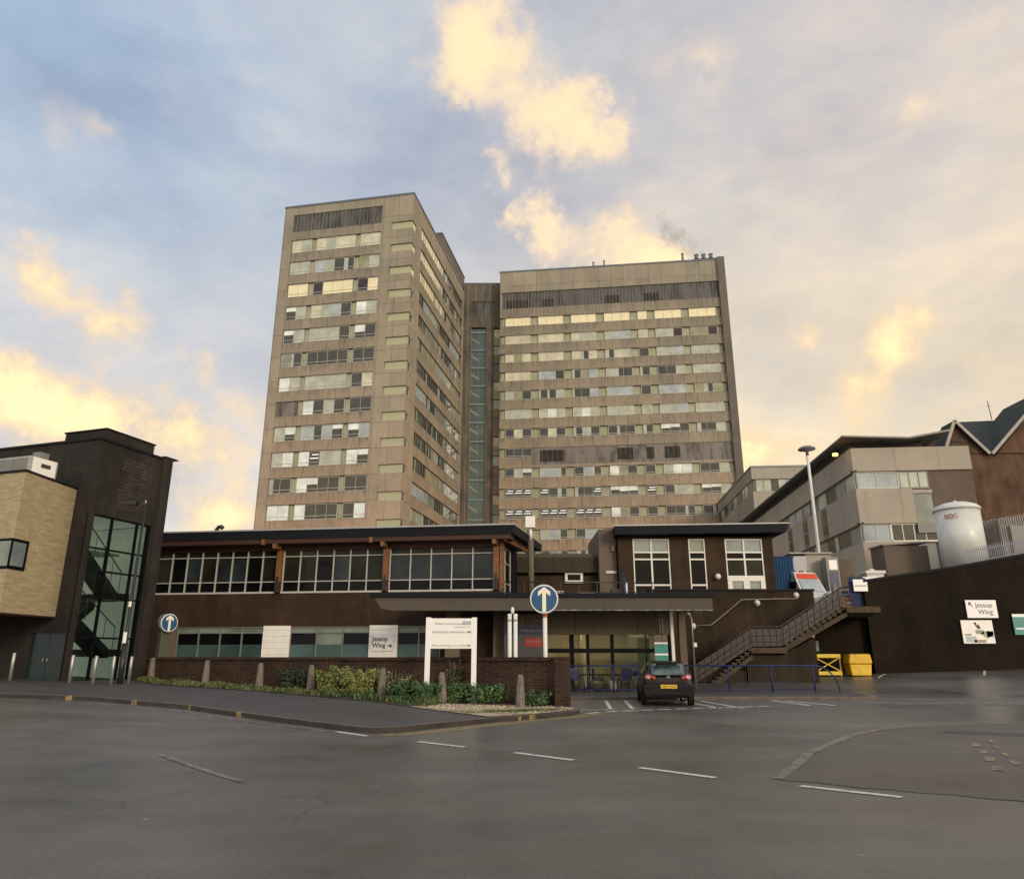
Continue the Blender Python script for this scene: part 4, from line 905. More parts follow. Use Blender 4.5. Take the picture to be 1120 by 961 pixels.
# terrace railing and clutter on canopy
tr = thing('terrace_railing', 'thin dark railing along the terrace above the entrance canopy', 'railing', (0, 36.6, 4.15))
x = MB(); x.tube([(-.4, 0, 1.0), (7.0, 0, .95)], .03, 'black_metal', 6); x.tube([(-.4, 0, .5), (7.0, 0, .5)], .02, 'black_metal', 6); x.build('rail', tr)
for k in range(9): x = MB(); x.bar((-.3+k*.9, 0, 0), (-.3+k*.9, 0, 1), .04, .04, 'black_metal'); x.build('post', tr)
for lx_, ly, sx, sz, mt, lab in ((2.2, 38.5, .85, .75, 'box_white', 'pale rooftop unit half hidden by the round arrow sign'), (3.85, 39, .85, .7, 'container_beige', 'pale rooftop unit under the small white window'), (-.2, 37.6, .9, .5, 'lintel_concrete', 'low grey rooftop unit beside the low wing gable'), (5.4, 39, .4, .9, 'black_metal', 'dark upright rooftop unit beside the brown tall block')):
    x = MB(); x.box(-sx/2, sx/2, -.25, .25, 0, sz*.85, mt); x.box(-sx/2-.03, sx/2+.03, -.28, .28, sz*.85, sz*.92, mt); x.box(-sx/2+.08, sx/2-.08, -.27, -.25, .1, sz*.35, 'vent_dark'); x.box(-sx/2+.08, sx/2-.08, -.27, -.25, sz*.45, sz*.7, 'frame_grey'); tag(x.build('rooftop_unit'), lab, 'vent unit', loc=(lx_, ly, 4.15))
x = MB(); x.tube([(0, 0, 0), (0, 0, 1.9)], .07, 'rail_blue', 8); x.tube([(.14, 0, 0), (.14, 0, 1.4)], .05, 'post_white', 8); tag(x.build('vent_pipe'), 'blue pipe with a shorter white pipe rising beside the pavilion corner', 'pipe', loc=(6.15, 40.8, 4.15))
x = MB(); x.box(-.3, .3, -.06, 0, 0, .14, 'box_white'); tag(x.build('batten_light'), 'white batten light on the plain brown block', 'light', loc=(5.7, 42.58, 6.2))
x = MB(); x.box(-.1, .1, -.14, 0, -.15, .15, 'orange_timber'); x.box(-.12, .12, -.16, 0, .15, .2, 'black_metal'); tag(x.build('wall_lantern'), 'small amber wall lantern at the pavilion roof corner', 'light', loc=(5.86, 42.58, 7.6))

# ------------------------------------------------------------------ left building
lb = thing('glazed_stair_building', 'dark brick building with a teal glazed stair and a jutting pale stone box', 'building', (-17.27, 29.46, 0), -18)
HB2 = 10.35; w = MB()
w.box(-9, 0, 0, .3, 7.3, HB2, 'charcoal_brick'); w.box(-9, 0, 0, .3, 3.1, 7.3, 'charcoal_brick'); w.box(-9, -1.95, 0, .3, 0, 3.1, 'charcoal_brick'); w.box(-1.95, 0, 0, .3, 2.52, 3.1, 'charcoal_brick'); w.box(-.12, 0, 0, .3, 0, 2.52, 'charcoal_brick')
w.box(-.3, 0, .3, 3.45, 7.25, HB2, 'charcoal_brick'); w.box(-.3, 0, 3.38, 3.45, 0, 7.25, 'charcoal_brick'); w.box(-.3, .18, 3.45, 3.95, 0, HB2+.1, 'charcoal_brick'); w.box(-.02, .01, 1.3, 3.0, 7.6, 9.9, 'charcoal_hit_miss')
w.box(-9, -.3, 3.95, 4.2, 0, HB2, 'charcoal_brick'); w.box(-9.3, -9, 0, 4.2, 0, HB2, 'charcoal_brick')
w.build('wall', lb)
x = MB(); x.box(-9.35, .06, -.06, 3.449, HB2, HB2+.1, 'fascia_dark'); x.box(-9.35, .2, 3.45, 4.25, HB2+.1, HB2+.15, 'fascia_dark'); rb = x.build('roof_edge', lb)
x = MB(); x.box(-2.6, -.3, .5, 3.2, HB2+.1, HB2+.62, 'charcoal_brick'); x.box(-2.65, -.25, .45, 3.25, HB2+.62, HB2+.68, 'fascia_dark'); x.build('plant_room', lb)
# stone box
poly = [(0, -3), (-.84, 0), (-9, 0), (-9, -3)]
sb = MB(); sb.prism(poly, 3.12, 8.25, 'beige_stone'); sbo = sb.build('stone_box', lb)
x = MB(); x.prism([(.05, -3.05), (-.8, -.02), (-9, -.02), (-9, -3.05)], 8.25, 8.33, 'fascia_dark'); x.prism([(.02, -3.02), (-.84, -.02), (-9, -.02), (-9, -3.02)], 3.06, 3.12, 'soffit_timber'); x.build('coping', sbo)
x = MB(); x.box(-3.2, .015, -3.03, -2.98, 4.65, 5.75, 'frame_black'); x.box(-3.1, -.62, -3.05, -3.03, 4.75, 5.65, 'pale_glass'); x.box(-.56, -.02, -3.05, -3.03, 4.75, 5.65, 'blind_glass')
sd = Vector((-.84, 3)).normalized()
x.bar((.0+sd.x*.0, -3+sd.y*0+.0, 5.2), (sd.x*.85, -3+sd.y*.85, 5.2), .06, 1.1, 'frame_black'); x.bar((.02, -2.97, 5.2), (.02+sd.x*.66, -2.97+sd.y*.66, 5.2), .05, .86, 'pale_glass'); x.build('corner_window', sbo)
x = MB(); x.bar((-.12, -.02-.3, 5.95), (sd.x*.9+.01, -3+sd.y*.9, 5.82), .01, .01, 'fascia_dark')
# roof unit on box
x = MB(); x.box(-3.4, -.45, -.6, .6, 0, .72, 'steel')
for a, b in ((-3.3, -2.3), (-2.2, -1.3), (-1.25, -.6)): x.box(a, b, -.63, -.6, .08, .64, 'frame_grey')
x.box(-.44, -.4, -.5, .5, .05, .7, 'sign_white'); x.box(-.4, -.38, -.15, .25, .35, .5, 'vent_dark'); x.box(-.9, -.5, -.2, .2, .72, .98, 'galv')
tag(x.build('air_handling_unit'), 'long silver air handling unit on the pale stone box roof', 'roof unit', loc=Vector((-17.27, 29.46, 8.33))+Matrix.Rotation(rad(-18), 3, 'Z') @ Vector((-.1, -1.9, 0)), rz=-18)
# doors
x = MB(); x.box(-1.95, -1.04, .12, .2, .5, 2.52, 'door_green'); x.box(-1.02, -.12, .12, .2, .5, 2.52, 'door_green'); dd = x.build('double_door', lb)
x = MB(); x.tube([(-1.14, .04, 1.4), (-1.14, .04, 1.55)], .02, 'steel', 6); x.tube([(-.92, .04, 1.4), (-.92, .04, 1.55)], .02, 'steel', 6); x.build('handle', dd)
# stair glazing
g = MB(); g.face([(-.11, .12, .65), (-.11, 3.38, .65), (-.11, 3.38, 7.25), (-.11, .12, 7.25)], 'green_glass'); g = g.build('glazing', lb)
f = MB()
for y_ in (.1, 1.25, 2.6, 3.3): f.box(-.14, -.02, y_, y_+.07, .6, 7.25, 'frame_black')
for z in (.62, 2.3, 3.9, 4.95, 5.85, 7.18): f.box(-.135, -.03, .1, 3.37, z, z+.07, 'frame_black')
f.box(-.1, .02, 0, .12, .5, 7.25, 'charcoal_brick'); f.build('frame', g)
x = MB(); x.box(-3.4, -3.3, .35, 3.9, .5, 7.3, 'interior_green'); x.box(-3.3, -.31, 3.6, 3.7, .5, 7.24, 'interior_green'); x.box(-3.3, -.3, .32, .36, .5, 7.3, 'interior_green'); x.box(-3.3, -.2, .36, 3.3, 7.2, 7.3, 'interior_green'); x.box(-3.3, -.2, .36, 3.3, .5, .6, 'interior_floor'); x.build('interior', lb)
x = MB()
def fl_(y0, z0, y1, z1, X0=-1.3, X1=-.35): x.prism([(y0, z0), (y0, z0-.35), (y1, z1-.35), (y1, z1)], X0, X1, 'black_metal', 'x')
fl_(.4, 6.0, 2.4, 4.2); fl_(.4, 3.3, 2.4, 1.9); x.box(-2.6, -.3, 2.3, 3.0, 3.9, 4.2, 'black_metal'); x.box(-2.4, -.3, 2.3, 3.0, 1.6, 1.9, 'black_metal'); x.box(-2.6, -1.4, .4, 3.2, 5.9, 6.0, 'stair_pale')
fl_(.4, 2.2, 2.4, 3.9, -2.5, -1.5)
for a in ((.4, 6.9, 2.4, 5.1), (.4, 4.3, 2.5, 2.8)):
    x.bar((-.32, a[0], a[1]), (-.32, a[2], a[3]), .03, .05, 'teal_bar')
    for k in range(5): yy = a[0]+(a[2]-a[0])*k/4; zz = a[1]+(a[3]-a[1])*k/4; x.bar((-.32, yy, zz-.9), (-.32, yy, zz), .02, .02, 'teal_bar')
x.build('stair', lb)

# ------------------------------------------------------------------ planter wall
pw_ = MB()
def wallseg(p, q, z0, z1, t, mat, mb):
    d = (Vector(q)-Vector(p)).normalized(); n = Vector((-d.y, d.x))*t
    poly = [p, q, (q[0]+n.x, q[1]+n.y), (p[0]+n.x, p[1]+n.y)]; mb.prism([tuple(a) for a in poly], z0, z1, mat)
pl = thing('planter_wall', 'long low dark brick wall with brick-on-edge coping behind the planting bed', 'wall', (0, 0, 0))
x = MB(); wallseg((-16.6, 33.65), (1.32, 24.35), -.1, 1.48, .34, 'planter_brick', x); wb = x.build('wall', pl)
x = MB(); wallseg((-16.62, 33.63), (1.32, 24.31), 1.48, 1.585, .42, 'planter_brick', x)
d = Vector((17.94, -9.32)).normalized()
for k in range(200):
    a = Vector((-16.5, 33.57))+d*(k*.1)
    if a.x > 1.25: break
    x.bar((a.x, a.y-.03, 1.535), (a.x+d.x*.088, a.y+d.y*.088-.03, 1.535), .05, .11, 'planter_brick')
x.build('coping', pl)
x = MB(); x.box(1.32, 1.82, 24.0, 24.75, -.1, 1.52, 'planter_brick'); x.box(1.3, 1.84, 23.98, 24.77, 1.52, 1.6, 'planter_brick'); x.build('end_pier', pl, bevel=.02)

# ------------------------------------------------------------------ bollards
bp = MB(); prof = [(.19, -.1), (.185, .02), (.13, .82), (.1, .93), (.05, .965)]
bp.lathe((0, 0, 0), [(.155, -.1), (.15, .05), (.125, .5), (.095, .9), (.08, .96), (.05, .985)], 'bollard_concrete', 8, False)
b0 = bp.build('bollard')
bpos = [((-15.17, 32.3), .95, 'leftmost concrete bollard, at the planter wall end behind the street lamp', (2, 0)), ((-12.12, 30.4), .97, 'concrete bollard in the low weeds, second from the street lamp', (0, 1)),
        ((-9.41, 28.7), .98, 'concrete bollard in front of the white wall panel', (1, -2)), ((-7.2, 27.6), 1.0, 'concrete bollard at the left end of the variegated hedge', (-1, 1)),
        ((-4.32, 25.5), 1.02, 'concrete bollard at the right end of the variegated hedge', (2, -1)), ((-2.17, 24.3), .98, 'concrete bollard leaning between the white hospital sign legs', (3, 3)), ((.25, 23.6), 1.0, 'rightmost concrete bollard, alone on the gravel', (0, -1))]
for i, ((x_, y_), s_, lab, tl) in enumerate(bpos):
    o = b0 if i == 0 else b0.copy()
    if i: C.objects.link(o)
    tag(o, lab, 'bollard', 'tapered concrete bollards along the bed', (x_, y_, gz(x_, y_)+HK-.02)); o.scale = (1, 1, s_); o.rotation_euler = (rad(tl[0]), rad(tl[1]), rad(37*i))
sbm = MB(); sbm.lathe((0, 0, 0), [(.06, -.1), (.06, .98), (.045, 1.0)], 'steel', 14); s0 = sbm.build('steel_bollard')
for i, (x_, y_, lab) in enumerate(((-18.6, 28.5, 'slim steel bollard furthest left, clear of the dark door'), (-16.27, 28.3, 'slim steel bollard between the dark door and the glazed stair'), (-15.43, 28.35, 'slim steel bollard in front of the glazed stair, nearer the dark door'), (-14.97, 28.75, 'slim steel bollard in front of the glazed stair, just left of the lamp post'), (-14.79, 29.7, 'slim steel bollard just right of the lamp post foot'))):
    o = s0 if i == 0 else s0.copy()
    if i: C.objects.link(o)
    tag(o, lab, 'bollard', 'slim steel bollards by the glazed stair', (x_, y_, gz(x_, y_)+.1))

# ------------------------------------------------------------------ street lamp (left) and tall lamp (right)
sl = thing('street_lamp', 'black street lamp post with a small flat head before the glazed stair', 'street lamp', (-14.75, 28.96, .55))
x = MB(); x.tube([(0, 0, 0), (0, 0, 1.5)], .1, 'black_metal', 14); x.tube([(0, 0, 1.5), (0, 0, 1.6), (0, 0, 6.9)], [.1, .065, .045], 'black_metal', 12); x.tube([(0, 0, 6.9), (-.15, 0, 6.96), (-.4, 0, 6.96)], .03, 'black_metal', 8); x.build('post', sl)
x = MB(); x.prism([(-1.05, 6.98), (-1.0, 6.93), (-.35, 6.9), (-.3, 7.03), (-.6, 7.04)], -.13, .13, 'black_metal', 'y'); x.tube([(0, 0, 6.95), (0, 0, 7.1)], [.05, .02], 'steel', 8); x.build('lamp_head', sl)
x = MB(); x.box(-.06, .06, -.115, -.09, 1.55, 1.95, 'sign_white'); x.box(-.05, .05, -.08, -.06, 2.9, 3.1, 'sign_white'); x.build('sticker', sl)
p = at(900, 640, 52); 
tl_ = thing('lamp_post', 'tall white lamp post with a mushroom-shaped head beside the concrete wing', 'street lamp', (p.x, 52, 4.15))
zt = at(886, 490, 52).z-4.15
x = MB(); x.tube([(0, 0, 0), (0, 0, zt-.6), (0, 0, zt-.1)], [.13, .1, .07], 'post_white', 12); x.build('post', tl_)
x = MB(); x.lathe((0, 0, 0), [(.08, zt-.9), (.12, zt-.2), (.62, zt-.12), (.6, zt-.02), (.35, zt+.12), (.08, zt+.17)], 'galv', 20); x.build('lamp_head', tl_)

# ------------------------------------------------------------------ round arrow signs
def arrow_sign(R_, loc, label, group, thick=.12, postz=0, tilt=0, zc=None, cat='sign'):
    t = thing('arrow_sign', label, cat, loc, tilt, group)
    x = MB(); x.lathe((0, 0, 0), [(R_, 0), (R_, thick*.5), (R_, thick), (R_*.94, thick+.01)], 'galv', 40); h = x.build('housing', t); h.location = (0, thick/2, zc); h.rotation_euler = (PI/2, 0, 0)
    x = MB(); x.lathe((0, 0, 0), [(R_*.95, 0), (R_*.95, .008)], 'sign_white', 40, False); f_ = x.build('rim', t); f_.location = (0, -thick/2-.01, zc); f_.rotation_euler = (PI/2, 0, 0)
    x = MB(); x.lathe((0, 0, 0), [(R_*.88, 0), (R_*.88, .008)], 'sign_blue', 40, False); f_ = x.build('blue_disc', t); f_.location = (0, -thick/2-.019, zc); f_.rotation_euler = (PI/2, 0, 0)
    x = MB(); a = R_; yy = -thick/2-.03
    x.prism([(-.13*a, -.86*a), (.13*a, -.86*a), (.13*a, .42*a), (.42*a, .18*a), (.42*a, .5*a), (0, .82*a), (-.42*a, .5*a), (-.42*a, .18*a), (-.13*a, .42*a)], yy-.003, yy+.001, 'sign_cream', 'y'); f_ = x.build('arrow', t); f_.location = (0, 0, zc)
    return t
Y = 26.2; p = at(595, 655, Y); Rr = 16.6/834*Y*.98
t = arrow_sign(Rr, (p.x, Y, 0), 'large round blue sign with a white up arrow on a white post', 'round blue up-arrow signs', .14, zc=p.z)
x = MB(); x.tube([(.03, .12, .05), (.03, .12, p.z-Rr*.6)], .075, 'post_white', 12); x.tube([(.03, .12, p.z-Rr-.1), (.03, .12, p.z-Rr-.02)], .085, 'banner_red', 12); x.build('post', t)
Y = 33.2; p = at(183, 681, Y); Rr = 10/834*Y
t = arrow_sign(Rr, (p.x, Y, 0), 'small round blue up-arrow sign in a deep drum on an olive post', 'round blue up-arrow signs', .34, zc=p.z, tilt=52)
x = MB(); x.box(-.2, .2, .02, .3, .3, p.z-Rr*.7, 'olive_dark'); x.build('post', t)
# twin white posts
tp = thing('twin_posts', 'pair of short white posts clamped together left of the large arrow sign', 'posts', (0, 26.4, 0))
for u in (557.5, 563.8):
    p = at(u, 671, 26.4); x = MB(); x.tube([(p.x, 0, 0), (p.x, 0, p.z)], .07, 'post_white', 12); x.tube([(p.x, 0, p.z-.25), (p.x, 0, p.z-.18)], .078, 'steel', 12); x.build('post', tp)
p = at(560.6, 668, 26.4); x = MB(); x.lathe((p.x, 0, p.z), [(.03, -.1), (.07, 0), (.05, .1), (.02, .14)], 'post_white', 12); x.build('finial', tp)
# hospital sign
Y = 25.1; a, b = at(469, 676, Y), at(519, 674, Y); zs = at(494, 676, Y).z; zbm = at(494, 709, Y).z
hs = thing('hospital_sign', 'white hospital direction sign on two white posts in the planting bed', 'sign', (0, Y, 0))
for q in (a.x, b.x): x = MB(); x.box(q-.085, q+.085, -.05, .05, .05, zs+.03, 'sign_white'); x.build('post', hs, bevel=.01)
x = MB(); x.box(a.x+.085, b.x-.085, -.04, .0, zbm, zs, 'sign_white'); x.build('panel', hs)
text('lettering', 'Sheffield Teaching Hospitals', .085, (a.x+.22, -.045, zs-.2), hs, 'letter_grey', ext=.002); text('lettering', 'NHS', .11, (b.x-.36, -.05, zs-.19), hs, 'letter_white', ext=.002, bold=.003)
x = MB(); x.box(b.x-.38, b.x-.12, -.046, -.04, zs-.205, zs-.095, 'nhs_faded'); x.build('emblem', hs)
text('lettering', 'NHS Foundation Trust', .055, (b.x-.66, -.045, zs-.3), hs, 'letter_grey', ext=.002)
text('lettering', 'Admissions assessment unit', .115, (a.x+.13, -.045, zs-.47), hs, 'letter_grey', ext=.002); text('lettering', 'Rheumatology out patients', .115, (a.x+.13, -.045, zs-.9), hs, 'letter_faded', ext=.002)
for z in (zs-.44, zs-.87):
    x = MB(); x.box(b.x-.24, b.x-.17, -.046, -.04, z-.012, z+.012, 'letter_dark'); x.prism([(b.x-.18, z-.04), (b.x-.11, z), (b.x-.18, z+.04)], -.046, -.04, 'letter_dark', 'y'); x.build('arrow', hs)

# retaining wall signs
def wall_panel(name, label, u0, v0, u1, v1, mat, Y=44.9):
    a, b = at(u0, v0, Y), at(u1, v1, Y); c = ((a.x+b.x)/2, Y, (a.z+b.z)/2); hw, hh = (b.x-a.x)/2, (a.z-b.z)/2
    t = thing(name, label, 'sign', c); x = MB(); x.box(-hw, hw, -.03, .03, -hh, hh, mat); x.build('panel', t, bevel=.01); return t, hw, hh
t, hw, hh = wall_panel('wall_sign', 'white Jessop Wing sign with a diagonal arrow on the retaining wall', 1055, 656, 1092, 675.5, 'sign_white')
text('lettering', 'Jessop\n Wing', .4, (-.36, -.034, .1), t, 'letter_dark')
x = MB(); x.prism([(-.75, .42), (-.75, .18), (-.68, .25), (-.55, .12), (-.51, .16), (-.64, .29), (-.56, .36)], -.036, -.031, 'letter_dark', 'y'); x.build('arrow', t)
t, hw, hh = wall_panel('site_map_sign', 'pale picture sign with blue and green patches under the Jessop Wing sign', 1050, 678, 1089, 703.5, 'white_panel')
x = MB(); x.box(-.8, -.15, -.035, -.03, -.6, -.25, 'pane_sky'); x.box(-.15, .35, -.035, -.03, -.12, .1, 'pale_glass'); x.prism([(.1, -.1), (.5, -.4), (.9, -.15), (.9, .0), (.4, .05)], -.035, -.03, 'olive_panel', 'y'); x.box(-.3, .4, -.035, -.03, -.62, -.45, 'barge_white'); x.box(.5, .9, -.035, -.03, -.3, .05, 'sign_teal'); x.box(-.8, -.4, -.035, -.03, -.2, -.12, 'frame_grey'); x.build('map_picture', t)
x = MB(); x.prism([(-.2, .55), (-.05, .55), (0, .35), (.1, .45), (.2, .2), (.05, .15), (-.05, .25)], -.035, -.03, 'letter_dark', 'y'); x.build('emblem', t)
t, hw, hh = wall_panel('teal_sign', 'teal sign with a white top band at the right end of the retaining wall', 1106, 671, 1134, 694, 'sign_teal')
x = MB(); x.box(-hw, hw, -.035, -.03, hh-.18, hh-.02, 'sign_white'); x.box(-hw+.1, hw-.1, -.035, -.03, -.3, -.2, 'letter_white'); x.build('band', t)

# ------------------------------------------------------------------ blue pedestrian railing
def rail_run(name, label, pts, npost, h=1.0, end_curve=False):
    t = thing(name, label, 'railing'); a, b = Vector(pts[0]), Vector(pts[1]); x = MB()
    zt = lambda p: gz(p.x, p.y)+.1
    P0, P1 = a.to_3d(), b.to_3d(); P0.z = zt(a)+h; P1.z = zt(b)+h
    if end_curve:
        curve = [P0, P1]; dirn = (P1-P0).normalized()
        for k in range(1, 8): an = k/7*PI/2; curve.append(P1+dirn*(1.45*math.sin(an)*.75)+Vector((0, 0, -h*(1-math.cos(an)))))
        x.tube(curve, .035, 'rail_blue', 8)
    else: x.tube([P0, P1], .035, 'rail_blue', 8)
    x.tube([P0-Vector((0, 0, h-.12)), P1-Vector((0, 0, h-.12))], .022, 'rail_blue', 6); x.build('top_rail', t)
    for k in range(npost):
        p = a.lerp(b, k/(npost-1)); y = MB(); y.tube([(p.x, p.y, zt(p)), (p.x, p.y, zt(p)+h)], .035, 'rail_blue', 8); y.lathe((p.x, p.y, zt(p)), [(.07, 0), (.07, .02)], 'rail_blue', 10); y.build('post', t)
    n = int((b-a).length/.11); y = MB()
    for k in range(n): p = a.lerp(b, (k+.5)/n); y.bar((p.x, p.y, zt(p)+.12), (p.x, p.y, zt(p)+h), .012, .012, 'black_metal')
    y.build('infill_bars', t)
    return t
rail_run('blue_railing', 'blue railing in front of the lit entrance, left of the parked car', [(2.25, 34.0), (5.6, 34.0)], 4, 1.12)
rail_run('blue_railing', 'blue railing right of the parked car ending in a curve at the stairs', [(5.8, 34.0), (13.4, 34.1)], 5, 1.12, True)

# wheelchairs parked behind the railing
def wheelchair(label, loc, rz):
    t = thing('wheelchair', label, 'wheelchair', loc, rz, 'wheelchairs parked at the entrance')
    for s_ in (-.28, .28):
        x = MB(); n = 24; x.tube([(s_, .3*math.cos(2*PI*k/n), .31+.3*math.sin(2*PI*k/n)) for k in range(n+1)], .018, 'tyre', 6, False)
        for k in range(6): x.bar((s_, 0, .31), (s_, .29*math.cos(2*PI*k/6), .31+.29*math.sin(2*PI*k/6)), .006, .006, 'steel')
        x.build('wheel', t)
        x = MB(); x.lathe((0, 0, 0), [(.09, -.015), (.09, .015)], 'tyre', 12); c_ = x.build('castor', t); c_.location = (s_*.8, -.42, .09); c_.rotation_euler = (0, PI/2, 0)
    x = MB(); x.box(-.24, .24, -.3, .2, .48, .54, 'navy'); x.build('seat', t)
    x = MB(); x.box(-.23, .23, .2, .24, .54, 1.0, 'navy'); x.build('backrest', t)
    x = MB()
    for s_ in (-.25, .25): x.tube([(s_, .34, .95), (s_, .22, .95), (s_, .22, .3), (s_, -.35, .45), (s_, -.45, .12)], .014, 'black_metal', 6); x.tube([(s_, .22, .72), (s_, -.2, .72), (s_, -.2, .45)], .014, 'black_metal', 6)
    x.build('frame', t)
    return t
wheelchair('blue wheelchair behind the railing, nearest the planter wall pier', (2.9, 34.9, .1), 20)
wheelchair('wheelchair side-on behind the railing between two entrance mullions', (3.9, 34.9, .1), 75)
wheelchair('wheelchair behind the railing close to the parked car', (5.15, 35.0, .1), -25)
x = MB(); x.lathe((0, 0, 0), [(.14, 0), (.2, .12), (.22, .4), (.2, .45)], 'container_beige', 16); tag(x.build('litter_bin'), 'pale round bin between the wheelchairs behind the railing', 'bin', loc=(4.6, 35.3, .1))

# ------------------------------------------------------------------ yellow barrier, grit bin, small green sign
yb = thing('yellow_barrier', 'yellow folding barrier frame standing beneath the stair landing', 'barrier', (18.0, 43.6, .55))
x = MB()
for z in (.16, 1.1): x.box(-.75, .75, -.06, .06, z-.1, z+.1, 'yellow_paint')
for s_ in (-.7, .7): x.bar((s_, 0, 0), (s_, 0, 1.2), .06, .06, 'yellow_paint')
x.build('frame', yb)
x = MB(); x.bar((-.7, .03, .25), (.7, .03, 1.0), .04, .05, 'yellow_paint'); x.bar((-.7, -.03, 1.0), (.7, -.03, .25), .04, .05, 'yellow_paint'); x.build('cross_brace', yb)
gb_ = thing('grit_bin', 'yellow plastic grit bin in the corner by the retaining wall', 'bin', (19.6, 43.4, .58))
x = MB(); x.prism([(-.55, 0), (.55, 0), (.62, .62), (-.62, .62)], -.4, .4, 'yellow_plastic', 'y'); x.build('body', gb_, bevel=.05)
x = MB(); x.prism([(-.68, .63), (.68, .63), (.6, 1.18), (-.6, 1.18)], -.45, .42, 'yellow_plastic', 'y'); x.build('lid', gb_, bevel=.08)
x = MB(); x.box(-.28, .28, -.05, 0, -.3, .3, 'sign_glass'); x.box(-.22, .22, -.06, -.05, -.25, .0, 'sign_teal'); x.box(-.1, .1, -.04, .02, .3, .75, 'box_white'); tag(x.build('notice_box'), 'small dark green notice box above the yellow barrier', 'sign', loc=(17.9, 45.05, 2.2))

# ------------------------------------------------------------------ vehicles
def lerp(a, b, t): return a+(b-a)*t
def car_body(paint='car_paint', L=4.2, Wd=1.75, H=1.46):
    # stations from rear (y=0) to nose: y, half width low, half width belt, half width roof, z low, z belt, z roof
    S = [(0.0, .70, .72, .55, .38, .86, .90), (.06, .78, .80, .60, .30, .90, .97), (.18, .83, .84, .60, .26, .93, 1.10), (.42, .86, .86, .58, .24, .95, 1.36), (.75, .87, .875, .57, .22, .95, 1.43), (1.3, .875, .875, .57, .2, .94, 1.46),
         (2.0, .875, .875, .56, .2, .92, 1.44), (2.55, .875, .87, .58, .2, .91, 1.30), (3.15, .87, .86, .7, .2, .89, .96), (3.7, .85, .82, .68, .22, .8, .85), (4.05, .76, .74, .6, .26, .68, .72), (4.2, .6, .6, .5, .34, .56, .58)]
    mb = MB(); rings = []
    for y, a, b, c, z0, z1, z2 in S:
        half = [(0, z0), (a*.8, z0), (a*.97, z0+.08), (max(a, b), lerp(z0, z1, .45)), (b*.995, lerp(z0, z1, .75)), (b*.97, z1), (b*.93, z1+.02), (lerp(b*.93, c, .5), lerp(z1+.02, z2, .55)), (c*1.04, z2-.05), (c*.9, z2-.005), (c*.5, z2+.02), (0, z2+.025)]
        ring = [(x, y, z) for x, z in half] + [(-x, y, z) for x, z in half[-2:0:-1]]
        rings.append([mb.P(p) for p in ring])
    n = len(rings[0])
    for i in range(len(rings)-1):
        for k in range(n): mb.idx([rings[i][k], rings[i][(k+1)%n], rings[i+1][(k+1)%n], rings[i+1][k]], paint, True)
    mb.idx(rings[0][::-1], paint, True); mb.idx(rings[-1], paint, True)
    return mb, S
